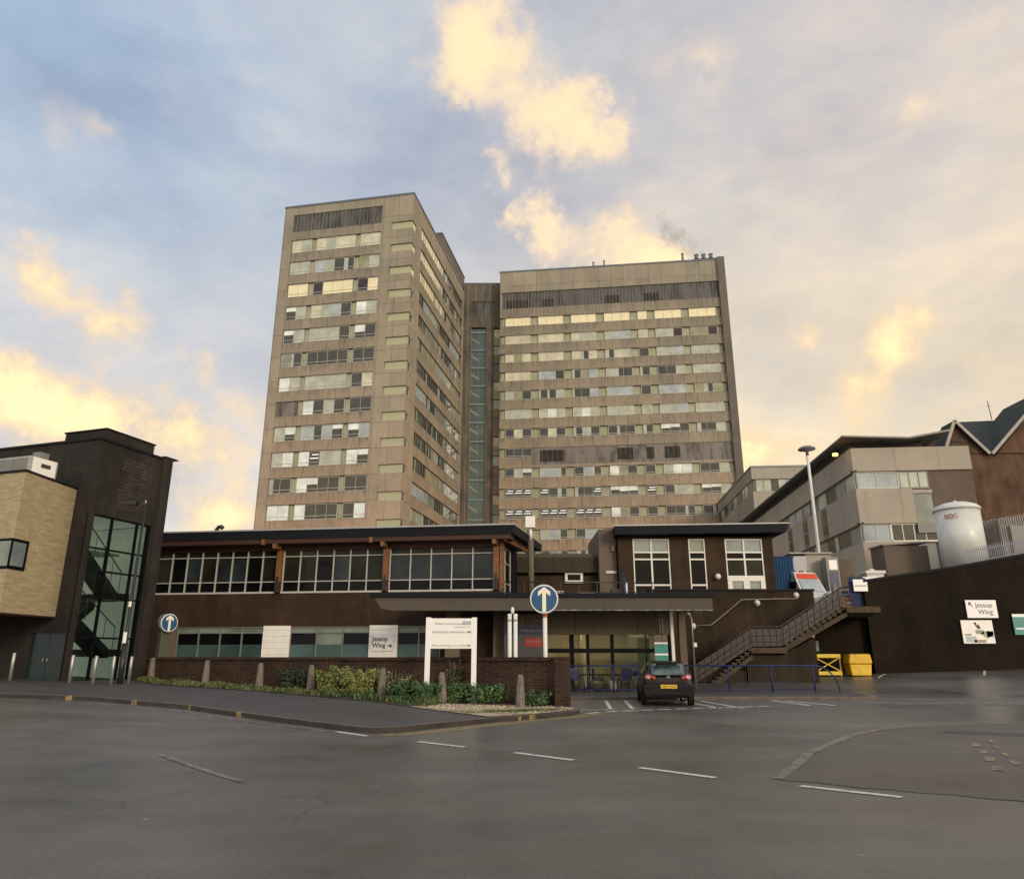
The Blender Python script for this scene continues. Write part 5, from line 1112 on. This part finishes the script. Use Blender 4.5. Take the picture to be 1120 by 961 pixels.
def hatchback(loc, rz, label, paint='car_paint', plate=None, band=False):
    t = thing('parked_car', label, 'car', loc, rz)
    mb, S = car_body(paint); bd = mb.build('body', t)
    md = bd.modifiers.new('s', 'SUBSURF'); md.levels = 1; md.render_levels = 2
    # rear window: follows the hatch slope
    g = MB(); rows = [(.02, .99, .56), (.11, 1.1, .555), (.26, 1.26, .53), (.37, 1.355, .49)]
    ids = []
    for y, z, hw in rows: ids.append([g.P((hw*k/4*1.0, y-.03-.03*(1-(k/4)**2), z+.015)) for k in range(-4, 5)])
    for i in range(3):
        for k in range(8): g.idx([ids[i][k], ids[i][k+1], ids[i+1][k+1], ids[i+1][k]], 'car_glass', True)
    rw_ = g.build('rear_window', t); rw_.modifiers.new('sol', 'SOLIDIFY').thickness = .02
    x = MB(); x.tube([(.05, -.07, .99), (.2, -.05, 1.03), (.48, -.03, 1.05)], .012, 'black_metal', 6); x.build('wiper', t)
    x = MB(); x.prism([(.30, 1.37), (.12, 1.40), (.14, 1.425), (.42, 1.45)], -.52, .52, paint, 'x'); x.build('spoiler', t, bevel=.01)
    for s_ in (-1, 1):
        g = MB(); g.prism([(.62, .99), (.85, 1.3), (1.4, 1.38), (2.1, 1.36), (2.75, .96)], s_*.66, s_*.80, 'dark_glass', 'x')
        # shear the pane to the tumblehome
        sw2 = g.build('side_window', t)
        for v in sw2.data.vertices: v.co.x = s_*(lerp(.862, .60, (v.co.z-.95)/.47) + (.006 if abs(v.co.x) > .7 else -.03))
        x = MB(); x.lathe((0, 0, 0), [(.02, -.05), (.09, -.035), (.115, 0), (.09, .04), (.02, .05)], 'tail_red', 16); x.lathe((0, .0, .02), [(.055, 0), (.06, .04), (.03, .06)], 'tail_clear', 12)
        l_ = x.build('tail_light', t); l_.location = (s_*.66, .05, .93); l_.rotation_euler = (PI/2+.15, 0, s_*.45); l_.scale = (1.45, .95, 1)
        x = MB(); x.lathe((0, 0, 0), [(.02, -.03), (.06, -.02), (.075, 0), (.06, .03), (.02, .05)], 'tail_red', 16); l_ = x.build('inner_tail_light', t); l_.location = (s_*.49, -.01, .91); l_.rotation_euler = (PI/2+.1, 0, s_*.2)
        x = MB(); x.prism([(1.0, 0), (1.2, .02), (1.2, .12), (1.02, .14)], 0, .13, paint, 'z'); x = MB(); x.box(s_*.88 if s_ > 0 else -1.06, 1.06 if s_ > 0 else -.88, 2.55, 2.67, .96, 1.09, paint); x.build('wing_mirror', t, bevel=.03)
        for y_ in (.82, 3.42):
            x = MB(); x.lathe((0, 0, 0), [(.24, -.1), (.31, -.09), (.32, -.05), (.32, .05), (.31, .09), (.22, .1), (.2, .06)], 'tyre', 28); x.lathe((0, 0, 0), [(.2, .05), (.19, .07), (.05, .075)], 'rim', 10); wl = x.build('wheel', t); wl.location = (s_*.79, y_, .32); wl.rotation_euler = (0, s_*PI/2, 0)
            x = MB(); x.lathe((0, 0, 0), [(.36, 0), (.36, .012)], 'frame_black', 28); wl = x.build('wheel_arch', t); wl.location = (s_*.868, y_, .34); wl.rotation_euler = (0, s_*PI/2, 0)
    x = MB(); x.prism([(-.80, .28), (.80, .28), (.86, .44), (.86, .7), (-.86, .7), (-.86, .44)], -.10, .22, paint, 'y'); bm = x.build('bumper', t, bevel=.05)
    x = MB(); x.box(-.62, .62, -.108, -.095, .28, .38, 'frame_black'); x.build('bumper_grille', bm)
    x = MB(); x.box(-.27, .27, -.125, -.1, .58, .70, 'plate_yellow'); pt = x.build('number_plate', t)
    text('lettering', plate or 'YR05 XHW', .1, (0, -.13, .605), pt, 'letter_dark', 'CENTER', .001)
    x = MB(); n = 20; x.tube([(.055*math.cos(2*PI*k/n), -.045, .93+.042*math.sin(2*PI*k/n)) for k in range(n+1)], .008, 'chrome', 6, False); x.bar((-.045, -.045, .95), (0, -.045, .925), .01, .01, 'chrome'); x.bar((.045, -.045, .95), (0, -.045, .925), .01, .01, 'chrome'); x.build('badge', t)
    if band: x = MB(); x.box(-.45, .45, -.07, -.03, .76, .9, 'banner_red'); x.box(-.8, .8, -.106, -.099, .46, .56, 'banner_red'); x.build('red_band', t)
    x = MB(); x.box(-.3, .3, .3, .42, .17, .23, 'black_metal'); x.tube([(.45, -.06, .26), (.45, .3, .26)], .03, 'steel', 8); x.build('exhaust', t)
    return t
hatchback((5.3, 26.1, 0), -6.5, 'dark hatchback car parked nose-in at the blue railing, seen from behind')

def van(loc, rz, label, banner, side):
    t = thing('ambulance', label, 'ambulance', loc, rz)
    x = MB(); prof = [(0, .35), (0, 1.0), (.1, 1.12), (.75, 1.3), (1.35, 2.15), (1.6, 2.55), (2.2, 2.68), (5.2, 2.68), (5.3, 2.5), (5.3, .35)]
    a = [[x.P((s_*w_, y, z)) for (y, z), w_ in zip(prof, (.95, .98, .98, .98, .9, .82, .84, .86, .9, 1.0))] for s_ in (-1, 1)]
    x.idx(a[0][::-1], side); x.idx(a[1], side)
    for i in range(len(prof)): j = (i+1) % len(prof); x.idx([a[0][i], a[0][j], a[1][j], a[1][i]], 'van_white')
    x.build('body', t, bevel=.06)
    x = MB(); x.face([(-.82, .78, 1.36), (.82, .78, 1.36), (.76, 1.3, 2.1), (-.76, 1.3, 2.1)], 'pane_sky'); o = x.build('windscreen', t); o.location = (0, -.05, .03)
    x = MB(); x.face([(-.8, 1.34, 2.12), (.8, 1.34, 2.12), (.74, 1.58, 2.45), (-.74, 1.58, 2.45)], 'banner_red'); o = x.build('banner', t); o.location = (0, -.04, .05)
    if banner: text('lettering', 'AMBULANCE', .23, (0, 1.37, 2.24), t, 'letter_white', 'CENTER', .003, (rad(54), 0, 0))
    for s_ in (-1, 1):
        x = MB(); x.box(s_*.965-.03, s_*.965+.03, 1.3, 2.2, 1.3, 2.0, 'dark_glass'); x.build('side_window', t)
        x = MB(); x.box(s_*1.1-.08, s_*1.1+.08, .95, 1.05, 1.35, 1.75, 'black_metal'); x.build('wing_mirror', t, bevel=.02)
        x = MB(); x.box(s_*.7-.17, s_*.7+.17, -.03, .04, .8, 1.0, 'lamp_glass'); x.build('headlight', t)
        for y_ in (.9, 4.3):
            x = MB(); x.lathe((0, 0, 0), [(.25, -.11), (.34, -.1), (.34, .1), (.25, .11)], 'tyre', 20); wl = x.build('wheel', t); wl.location = (s_*.88, y_, .34); wl.rotation_euler = (0, PI/2, 0)
    x = MB()
    for q in (-.5, -.1, .12, .5): x.box(q-.06, q+.06, 1.9, 2.02, 2.62, 2.7, 'orange_timber')
    x.build('marker_lights', t)
    return t
v1 = van((20.1, 48.3, 4.15), 13, 'white high-roof ambulance with a red banner above its windscreen', True, 'van_side')
v1.scale = (1, 1, 1.13)
v2 = hatchback((20.35, 46.0, 4.15), -12, 'white car with a red band across its tail, partly hidden beside the ambulance', 'van_white', 'YJ04 LKE', band=True)
x = MB()

# ------------------------------------------------------------------ yard things on the right
def yard(name, label, cat, loc, parts, rz=0):
    t = thing(name, label, cat, loc, rz)
    for nm, fn in parts:
        x = MB(); fn(x); x.build(nm, t)
    return t
yard('blue_container', 'bright blue steel container beside the pavilion', 'container', (18.35, 50, 4.15), [('body', lambda x: [x.box(-1.0, .75, 0, 3, 0, 3.9, 'container_blue')]+[x.box(-1.0+k*.2, -.9+k*.2, -.04, 0, .1, 3.8, 'container_blue') for k in range(9)]), ('lid', lambda x: x.box(-1.05, .8, -.06, 3.05, 3.9, 4.0, 'fence_blue'))])
yard('beige_cabin', 'beige flat-sided cabin behind the ambulance', 'cabin', (20.2, 51, 4.15), [('body', lambda x: [x.box(-.9, .2, 0, 3, 0, 4.15, 'van_side'), x.box(.21, 2.0, .1, 3, 0, 4.3, 'container_beige')]), ('roof', lambda x: x.box(-.95, 2.05, -.1, 3.1, 4.3, 4.4, 'barge_white'))])
yard('service_kiosk', 'narrow blue kiosk with a white notice at its top beside the beige cabin', 'kiosk', (21.75, 50, 4.15), [('body', lambda x: [x.box(-.42, .42, 0, .8, 0, 3.95, 'frame_grey'), x.box(-.3, .3, -.03, 0, .2, 3.0, 'navy')]), ('notice', lambda x: x.box(-.25, .3, -.04, 0, 3.1, 3.75, 'sign_white'))])
yard('brown_screen', 'brown timber screen right of the narrow blue kiosk', 'screen', (22.6, 51.5, 4.15), [('panel', lambda x: x.box(-.2, 1.2, 0, .1, 0, 4.0, 'brown_pier')), ('post', lambda x: x.box(-.3, -.2, -.05, .1, 0, 4.1, 'frame_grey'))])
yard('water_tank', 'small cream box tank with a domed cap behind the blue fence', 'tank', (24.8, 50.5, 6.1), [('body', lambda x: x.box(-.55, .6, 0, 1, -1.9, .95, 'box_white')), ('lid', lambda x: [x.box(-.65, .7, -.1, 1.1, .95, 1.15, 'box_white'), x.lathe((.02, .5, 1.15), [(.25, 0), (.2, .12), (.05, .2)], 'box_white', 12)])])
yard('low_store', 'low dark timber store with a flat top beside the white cylinder tank', 'shed', (28.2, 52.5, 5.9), [('body', lambda x: x.box(-1.55, 1.6, 0, 2, 0, 3.35, 'brown_pier')), ('roof', lambda x: x.prism([(-1.65, 3.35), (1.7, 3.55), (1.7, 3.65), (-1.65, 3.45)], -.1, 2.1, 'frame_grey', 'y'))])
tk = thing('gas_tank', 'tall white cylindrical gas tank with a domed lid and red letters', 'tank', (31.1, 50.5, 7.4))
x = MB(); x.lathe((0, 0, 0), [(1.42, 0), (1.42, 4.0)], 'tank_white', 36); x.build('shell', tk)
x = MB(); x.lathe((0, 0, 0), [(1.5, 3.95), (1.5, 4.1), (1.3, 4.3), (.8, 4.5), (.12, 4.62), (.1, 4.7)], 'tank_white', 36); x.build('lid', tk)
text('lettering', 'BOC', .42, (-1.36, -.72, 3.3), tk, 'letter_red', ext=.02, rot=(PI/2, 0, rad(-47)))
x = MB()
for k in range(3): a = rad(200+k*55); x.box(1.2*math.cos(a)-.08, 1.2*math.cos(a)+.08, 1.2*math.sin(a)-.08, 1.2*math.sin(a)+.08, -.5, 0, 'galv')
x.build('leg', tk)
def palisade(name, label, pts, h, mat, step=.14, bw=.07, group=None, lean=0):
    t = thing(name, label, 'fence', group=group); x = MB()
    for a, b in zip(pts, pts[1:]):
        A, B = Vector(a), Vector(b); n = max(1, int((B-A).length/step))
        for k in range(n):
            p = A.lerp(B, k/n); x.box(p.x-bw/2, p.x+bw/2, p.y-.015, p.y+.015, p.z+.05, p.z+h+.05*(k % 2), mat)
    x.build('pales', t); x = MB()
    for a, b in zip(pts, pts[1:]):
        for f_ in (.18, .82): x.bar((a[0], a[1]+.04, a[2]+h*f_), (b[0], b[1]+.04, b[2]+h*f_), .05, .06, mat)
    x.build('rail', t); return t
palisade('palisade_fence', 'grey steel palisade compound fence beside the white gas tank', [(32.6, 51.5, 7.5), (33.1, 49.2, 7.5), (40, 48.6, 8.6)], 3.1, 'galv', .15, .085)
x = MB(); x.box(-.6, .6, -.03, .03, 0, 2.2, 'frame_grey'); tag(x.build('compound_gate'), 'dark gate panel in the grey palisade fence', 'gate', loc=(34.2, 49.0, 7.9))
palisade('yard_fence', 'blue-grey low railing along the top of the rising retaining wall', [(28.4, 45.9, 7.0), (31.4, 45.8, 7.55), (40, 45.8, 8.9)], 1.05, 'nhs_faded', .12, .03)
palisade('blue_fence', 'dark blue slatted fence along the top of the stair landing', [(20.55, 45.25, 4.15), (21.28, 45.3, 4.15), (22.6, 47.0, 4.15), (26.5, 47.2, 4.6)], 2.1, 'fence_blue', .12, .1)
for px, py, pz, w_, h_, lab in ((21.1, 45.0, 5.75, .42, .35, 'square white notice on the dark blue fence'), (22.9, 46.4, 6.15, .95, .24, 'long white notice on the blue fence above the brick wall end')):
    x = MB(); x.box(-w_, w_, -.03, .03, -h_, h_, 'sign_white'); x.box(-w_*.8, w_*.8, -.034, -.03, -h_*.2, 0, 'letter_grey'); tag(x.build('fence_notice'), lab, 'sign', loc=(px, py, pz))
x = MB(); x.tube([(0, 0, 0), (0, 0, 1.2), (.06, 0, 1.7)], [.2, .16, .08], 'conduit', 8); x.tube([(.06, 0, 1.0), (.25, 0, 1.5)], .05, 'conduit', 6); tag(x.build('tree_stump'), 'pale bare stump in front of the dark blue fence', 'stump', loc=(19.3, 44.6, 4.15))

# ------------------------------------------------------------------ planting
def leaf_cloud(mb, n, fn, size, mats, flat=False, R=random):
    for _ in range(n):
        p, nrm = fn(); s = size*R.uniform(.6, 1.35)
        d = Vector((R.uniform(-1, 1), R.uniform(-1, 1), R.uniform(-.4, 1))).normalized(); d = (d+nrm*1.0).normalized()
        t = d.cross(Vector((R.uniform(-1, 1), R.uniform(-1, 1), R.uniform(-1, 1)))).normalized(); b = d.cross(t)
        q = [p-t*s, p+b*s*.45, p+t*s, p-b*s*.45]; mb.face(q, R.choices([m for m, _ in mats], [w for _, w in mats])[0])
def lump(u, v, seed): return .5+.5*math.sin(u*2.1+seed)*math.cos(v*2.7+seed*1.3)
def hedge(name, label, cx, cy, hx, hy, h, rz, n, size, mats, cat='bush'):
    z0 = gz(cx, cy)+HK; R = random.Random(hash(label) % 1000 if False else len(label)); mb = MB()
    def fn():
        an = R.uniform(0, 2*PI); ph = math.acos(R.uniform(-.25, 1)); k = R.uniform(.72, 1.0)
        sx, sy, sz = math.sin(ph)*math.cos(an), math.sin(ph)*math.sin(an), math.cos(ph)
        f = lambda v, e=.55: math.copysign(abs(v)**e, v)
        bump_ = 1+.13*math.sin(sx*7+sz*3)+.1*math.sin(sy*9+sx*11)
        p = Vector((f(sx)*hx*k*bump_, f(sy)*hy*k*bump_, max(.02, (f(sz, .6)*.5+.45)*h*k*bump_)))
        return p, Vector((sx, sy, sz))
    leaf_cloud(mb, n, fn, size, mats, R=R)
    for k in range(14): a = R.uniform(-hx*.8, hx*.8); mb.tube([(a*.7, 0, 0), (a, R.uniform(-.3, .3), h*R.uniform(.7, 1.1))], .012, 'twig', 5)
    o = mb.build(name); tag(o, label, cat, loc=(cx, cy, z0), rz=rz); return o
hedge('variegated_hedge', 'rounded yellow and green variegated hedge between two concrete bollards', -5.6, 26.6, 1.15, .68, .92, -27, 17000, .036, [('leaf_yellow', 5), ('leaf_lime', 4), ('leaf_green', 2), ('leaf_dark', 1)], 'hedge')
hedge('dark_shrub', 'dark green rounded shrub left of the variegated hedge', -8.0, 28.75, .62, .5, .82, 0, 3500, .04, [('leaf_dark', 5), ('leaf_green', 1)])
hedge('thin_shrub', 'straggly yellowish shrub right of the variegated hedge', -3.95, 26.15, .55, .4, .85, 0, 900, .045, [('leaf_yellow', 3), ('leaf_green', 3), ('leaf_brown', 1)])
hedge('ivy_shrub', 'glossy green ivy shrub at the left post of the hospital sign', -3.05, 24.8, .95, .55, .62, -25, 3200, .06, [('leaf_ivy', 5), ('leaf_green', 2), ('leaf_lime', 1)])
hedge('ivy_shrub', 'low glossy ivy shrub between the right sign post and the lone bollard', -1.35, 24.75, 1.15, .5, .62, -25, 3800, .06, [('leaf_ivy', 5), ('leaf_green', 2), ('leaf_lime', 1)])
hedge('ivy_shrub', 'small ivy clump between the lone bollard and the wall pier', .75, 24.1, .4, .3, .5, 0, 900, .055, [('leaf_ivy', 5), ('leaf_green', 2)])
hedge('tall_weed', 'tall thin brownish weed against the wall behind the sign', -1.95, 25.6, .3, .2, 1.25, 0, 500, .045, [('leaf_green', 3), ('leaf_brown', 2), ('leaf_dark', 2)], 'plant')
# loose ground cover: stuff
def cover(name, n, xr, mats, size, hgt, t0, t1, seed):
    R = random.Random(seed); mb = MB(); A = resample(BED, 60); B = resample(WB, 60)
    for _ in range(n):
        t = R.uniform(t0, t1); i = t*59; k = int(i); f = i-k; fr_ = .06+.1*math.sin(t*60)**2*R.random()+.8*R.random()**1.1
        a = Vector(A[k]).lerp(Vector(A[k+1]), f); b = Vector(B[k]).lerp(Vector(B[k+1]), f); p = a.lerp(b, fr_)
        dens = lump(p.x*1.3, p.y*1.9, seed)+.35*math.sin(p.x*5+p.y*3)
        if R.random() > dens*1.5-.35: continue
        z = gz(p.x, p.y)+HK+.01; s = size*R.uniform(.6, 1.5); h = hgt*R.uniform(.3, 1.1)*(.4+.8*dens)
        an = R.uniform(0, 2*PI); dx, dy = math.cos(an)*s, math.sin(an)*s; lx2, ly2 = R.uniform(-.5, .5)*h, R.uniform(-.5, .5)*h
        c = (p.x, p.y, z+h*R.random()*.5)
        mb.face([(c[0]-dx, c[1]-dy, c[2]), (c[0]+dx, c[1]+dy, c[2]), (c[0]+lx2+dx*.3, c[1]+ly2+dy*.3, c[2]+h), (c[0]+lx2-dx*.3, c[1]+ly2-dy*.3, c[2]+h)], R.choices([m for m, _ in mats], [w for _, w in mats])[0])
    o = mb.build(name, kind='stuff'); tag(o, label={'grass': 'patchy low weeds and grass in the planting bed', 'ground_cover': 'mixed green and brown ground cover around the sign posts'}[name], cat=name.replace('_', ' '))
cover('grass', 17000, None, [('grass_a', 4), ('grass_b', 3), ('leaf_green', 2), ('leaf_brown', .7)], .03, .1, .03, .62, 2)
cover('ground_cover', 7000, None, [('leaf_green', 4), ('leaf_ivy', 3), ('leaf_brown', .6), ('grass_b', 3)], .045, .15, .6, .86, 5)
R = random.Random(9); mb = MB()
for _ in range(700):
    t = R.random(); x_ = -2.4+4.1*R.random(); y_ = 21.3+3*R.random(); 
    if y_ < 20.6+abs(x_+.5)*.9+ (0 if x_ > -.5 else .2): continue
    s = R.uniform(.015, .05); z = gz(x_, y_)+HK+.015; mb.lathe((x_, y_, z), [(s, 0), (s*.8, s*.5), (s*.2, s*.75)], 'gravel' if R.random() < .8 else 'light_stone', 5, False)
tag(mb.build('gravel', kind='stuff'), 'loose pale gravel at the end of the planting bed', 'gravel')
mb = MB(); R = random.Random(4)
for _ in range(900):
    x_ = R.gauss(.1, .55); y_ = 21.75+R.gauss(.0, .12)+x_*.55
    z = gz(x_, y_)+HK+.01; an = R.uniform(0, PI); s = .02; h = R.uniform(.03, .1); mb.face([(x_-s*math.cos(an), y_-s*math.sin(an), z), (x_+s*math.cos(an), y_+s*math.sin(an), z), (x_+.02, y_, z+h)], R.choice(['grass_a', 'grass_b', 'leaf_green']))
tag(mb.build('grass_tuft', kind='stuff'), 'thin grass growing in the gravel beside the kerb', 'grass')
for (x_, y_, s_), lab in (((-6.9, 26.6, .26), 'flat grey stone at the foot of the bollard left of the hedge'), ((1.35, 22.4, .1), 'small dark stone on the kerb near the wall pier')):
    mb = MB(); mb.lathe((0, 0, 0), [(s_, -.02), (s_*.95, .05), (s_*.6, .1), (s_*.2, .12)], 'bollard_concrete', 9); o = mb.build('rock'); tag(o, lab, 'stone', loc=(x_, y_, gz(x_, y_)+HK)); o.scale = (1.3, .7, 1)

# ------------------------------------------------------------------ smoke from the flues
def smoke():
    mb = MB(); a = rad(-7); bx, by = TBx+36.5*math.cos(a), TBy+36.5*math.sin(a)+1
    mb.tube([(bx+1.5, by, HB+1.4), (bx-.5, by, HB+3.2), (bx-2.8, by, HB+5.2), (bx-4.8, by, HB+7.4), (bx-6.0, by, HB+10.5)], [1.0, 1.8, 2.3, 2.2, 1.6], 'smoke', 14)
    o = mb.build('smoke', kind='stuff'); tag(o, 'thin grey smoke drifting left from the tower roof flues', 'smoke')
m, nt, b = nt_new('smoke'); nt.nodes.remove(b); out = nt.nodes['Material Output']
pv_ = N(nt, 'ShaderNodeVolumePrincipled'); pv_.inputs['Color'].default_value = (.5, .46, .46, 1)
co = objco(nt); dn = ramp(nt, noise(nt, co, .45, 5, .65), [(.44, (0, 0, 0)), (.62, (1, 1, 1))])
mm = N(nt, 'ShaderNodeMath', operation='MULTIPLY'); mm.inputs[1].default_value = .17; nt.links.new(dn, mm.inputs[0]); nt.links.new(mm.outputs[0], pv_.inputs['Density']); nt.links.new(pv_.outputs[0], out.inputs['Volume'])
smoke()

# ------------------------------------------------------------------ sky and light
sc = bpy.context.scene
wd = bpy.data.worlds.new('World'); sc.world = wd; wd.use_nodes = True; nt = wd.node_tree; nt.nodes.clear()
SUN_AZ, SUN_EL = rad(150), rad(16)      # azimuth clockwise from +Y
outw = N(nt, 'ShaderNodeOutputWorld'); sky = N(nt, 'ShaderNodeTexSky', sky_type='NISHITA'); sky.sun_disc = False; sky.sun_elevation = SUN_EL; sky.sun_rotation = SUN_AZ
bg1 = N(nt, 'ShaderNodeBackground'); bg1.inputs[1].default_value = .1; nt.links.new(sky.outputs[0], bg1.inputs[0])
gen = N(nt, 'ShaderNodeTexCoord').outputs['Generated']
sep = N(nt, 'ShaderNodeSeparateXYZ'); nt.links.new(gen, sep.inputs[0])
def math_(op, a, b=None, c=None):
    n = N(nt, 'ShaderNodeMath', operation=op)
    for i, v in enumerate((a, b, c)):
        if v is None: continue
        if hasattr(v, 'links'): nt.links.new(v, n.inputs[i])
        else: n.inputs[i].default_value = v
    return n.outputs[0]
def mrange(v, a, b, c=0., d=1., smooth=True):
    n = N(nt, 'ShaderNodeMapRange'); n.interpolation_type = 'SMOOTHSTEP' if smooth else 'LINEAR'
    for i, q in enumerate((a, b, c, d)): n.inputs[i+1].default_value = q
    nt.links.new(v, n.inputs[0]); return n.outputs[0]
hx = mrange(sep.outputs[0], -.55, .42); hz = mrange(sep.outputs[2], .12, .7)
# cloud deck base: cool on the left, warm on the right and low down
base = mixc(nt, hz, mixc(nt, hx, (.76, .70, .66), (1.08, .86, .52)), mixc(nt, hx, (.40, .52, .68), (.60, .57, .58)))
def wnoise(scale, detail, rough, sc_=None, color=False):
    co = gen
    if sc_:
        mp = N(nt, 'ShaderNodeMapping'); mp.inputs['Scale'].default_value = sc_; nt.links.new(gen, mp.inputs[0]); co = mp.outputs[0]
    n = N(nt, 'ShaderNodeTexNoise'); n.inputs['Scale'].default_value = scale; n.inputs['Detail'].default_value = detail; n.inputs['Roughness'].default_value = rough
    nt.links.new(co, n.inputs[0]); return n.outputs[1] if color else n.outputs[0]
soft = wnoise(2.6, 6, .55, (1, 1, 2.2))
base = mixc(nt, .9, base, ramp(nt, soft, [(.32, (.82, .82, .88)), (.5, (1, 1, 1)), (.7, (1.14, 1.1, 1.03))]), 'MULTIPLY')
veil = wnoise(1.7, 5, .6, (1, 1, 1.8))
base = mixc(nt, mrange(veil, .5, .72, 0, .5), base, mixc(nt, hx, (.62, .64, .72), (.80, .72, .64)))
lumps = wnoise(4.2, 9, .6, (1, 1, 1.9))
base = mixc(nt, 1, base, ramp(nt, lumps, [(.34, (.84, .86, .9)), (.5, (.99, .99, .99)), (.66, (1.2, 1.13, 1.02))]), 'MULTIPLY')
# lit cumulus: puffs at fixed directions, broken up by noise
blobs = [(520, 60, 75, 1.0), (550, 25, 70, .9), (598, 80, 50, .4), (560, 112, 45, .5), (598, 152, 58, 1.0), (640, 150, 58, 1.0), (645, 118, 40, .7), (543, 195, 22, .55), (575, 258, 46, 1.1), (612, 270, 46, 1.1), (700, 265, 52, 1.2), (722, 282, 35, 1.0), (556, 240, 24, .5), (655, 285, 45, .8),
         (35, 305, 50, 1.0), (95, 325, 55, .7), (140, 345, 50, .6), (60, 430, 70, .65), (5, 430, 55, .7), (130, 440, 65, .6), (185, 487, 45, .65), (215, 405, 30, .5), (255, 480, 60, .7), (200, 560, 70, .6), (245, 570, 60, .7), (30, 470, 60, .35),
         (60, 140, 50, .18), (115, 150, 35, .18), (870, 368, 36, 1.0), (995, 372, 46, 1.1), (930, 433, 60, .9), (998, 131, 34, .8), (860, 508, 60, .9), (830, 490, 40, .7), (1090, 10, 45, .45), (745, 65, 65, .4), (660, 30, 40, .3), (1050, 420, 60, .4), (720, 420, 60, .5)]
def blobsum(lst, warp, wstr):
    sub = N(nt, 'ShaderNodeVectorMath', operation='SUBTRACT'); sub.inputs[1].default_value = (.5, .5, .5); nt.links.new(warp, sub.inputs[0])
    scl = N(nt, 'ShaderNodeVectorMath', operation='SCALE'); scl.inputs[3].default_value = wstr; nt.links.new(sub.outputs[0], scl.inputs[0])
    add = N(nt, 'ShaderNodeVectorMath', operation='ADD'); nt.links.new(gen, add.inputs[0]); nt.links.new(scl.outputs[0], add.inputs[1]); acc = None
    for u, v, r, w_ in lst:
        d = ray(u, v).normalized(); k = F/ray(u, v).length
        dn_ = N(nt, 'ShaderNodeVectorMath', operation='DISTANCE'); nt.links.new(add.outputs[0], dn_.inputs[0]); dn_.inputs[1].default_value = d
        q = mrange(dn_.outputs['Value'], 0, r/F*k*1.2, w_, 0); acc = q if acc is None else math_('ADD', acc, q)
    return acc
bs = blobsum(blobs, wnoise(6.5, 9, .68, None, True), .165)
puff = wnoise(8.5, 9, .6)
den = math_('ADD', bs, math_('MULTIPLY', math_('MULTIPLY', math_('SUBTRACT', puff, .5), 4.4), mrange(bs, 0, .5, .06, 1)))
# generic broken cloud everywhere else in the sky (beside and behind the viewer)
gen_c = wnoise(2.2, 8, .6, (1, 1, 2.5)); back = mrange(sep.outputs[1], .45, .1)
den = math_('ADD', den, math_('MULTIPLY', mrange(gen_c, .45, .7, 0, .8), back))
cm = mrange(den, .0, 1.05); core_ = mrange(den, .5, 1.75)
lowwarm = mrange(sep.outputs[2], .62, .25)
ccol = mixc(nt, core_, mixc(nt, lowwarm, (.93, .74, .56), (1.0, .74, .44)), mixc(nt, lowwarm, (1.12, .90, .54), (1.4, 1.1, .55)))
allc = mixc(nt, cm, base, ccol)
bright = mrange(sep.outputs[1], .2, -.6, 1.0, 1.35)  # sky strengthened behind the viewer as added key light on the facades
bg2 = N(nt, 'ShaderNodeBackground'); nt.links.new(allc, bg2.inputs[0]); nt.links.new(bright, bg2.inputs[1])
ms = N(nt, 'ShaderNodeMixShader'); ms.inputs[0].default_value = .88; nt.links.new(bg1.outputs[0], ms.inputs[1]); nt.links.new(bg2.outputs[0], ms.inputs[2])
nt.links.new(ms.outputs[0], outw.inputs[0])
sd_ = bpy.data.lights.new('sun', 'SUN'); sd_.energy = 1.3; sd_.angle = rad(14); sd_.color = (1, .86, .7); so = bpy.data.objects.new('sun', sd_); C.objects.link(so)
dirv = Vector((math.sin(SUN_AZ)*math.cos(SUN_EL), math.cos(SUN_AZ)*math.cos(SUN_EL), math.sin(SUN_EL))); so.rotation_euler = dirv.to_track_quat('Z', 'Y').to_euler()
sc.view_settings.view_transform = 'Standard'; sc.view_settings.look = 'None'; sc.view_settings.gamma = 1; sc.view_settings.use_curve_mapping = False; sc.view_settings.exposure = .14
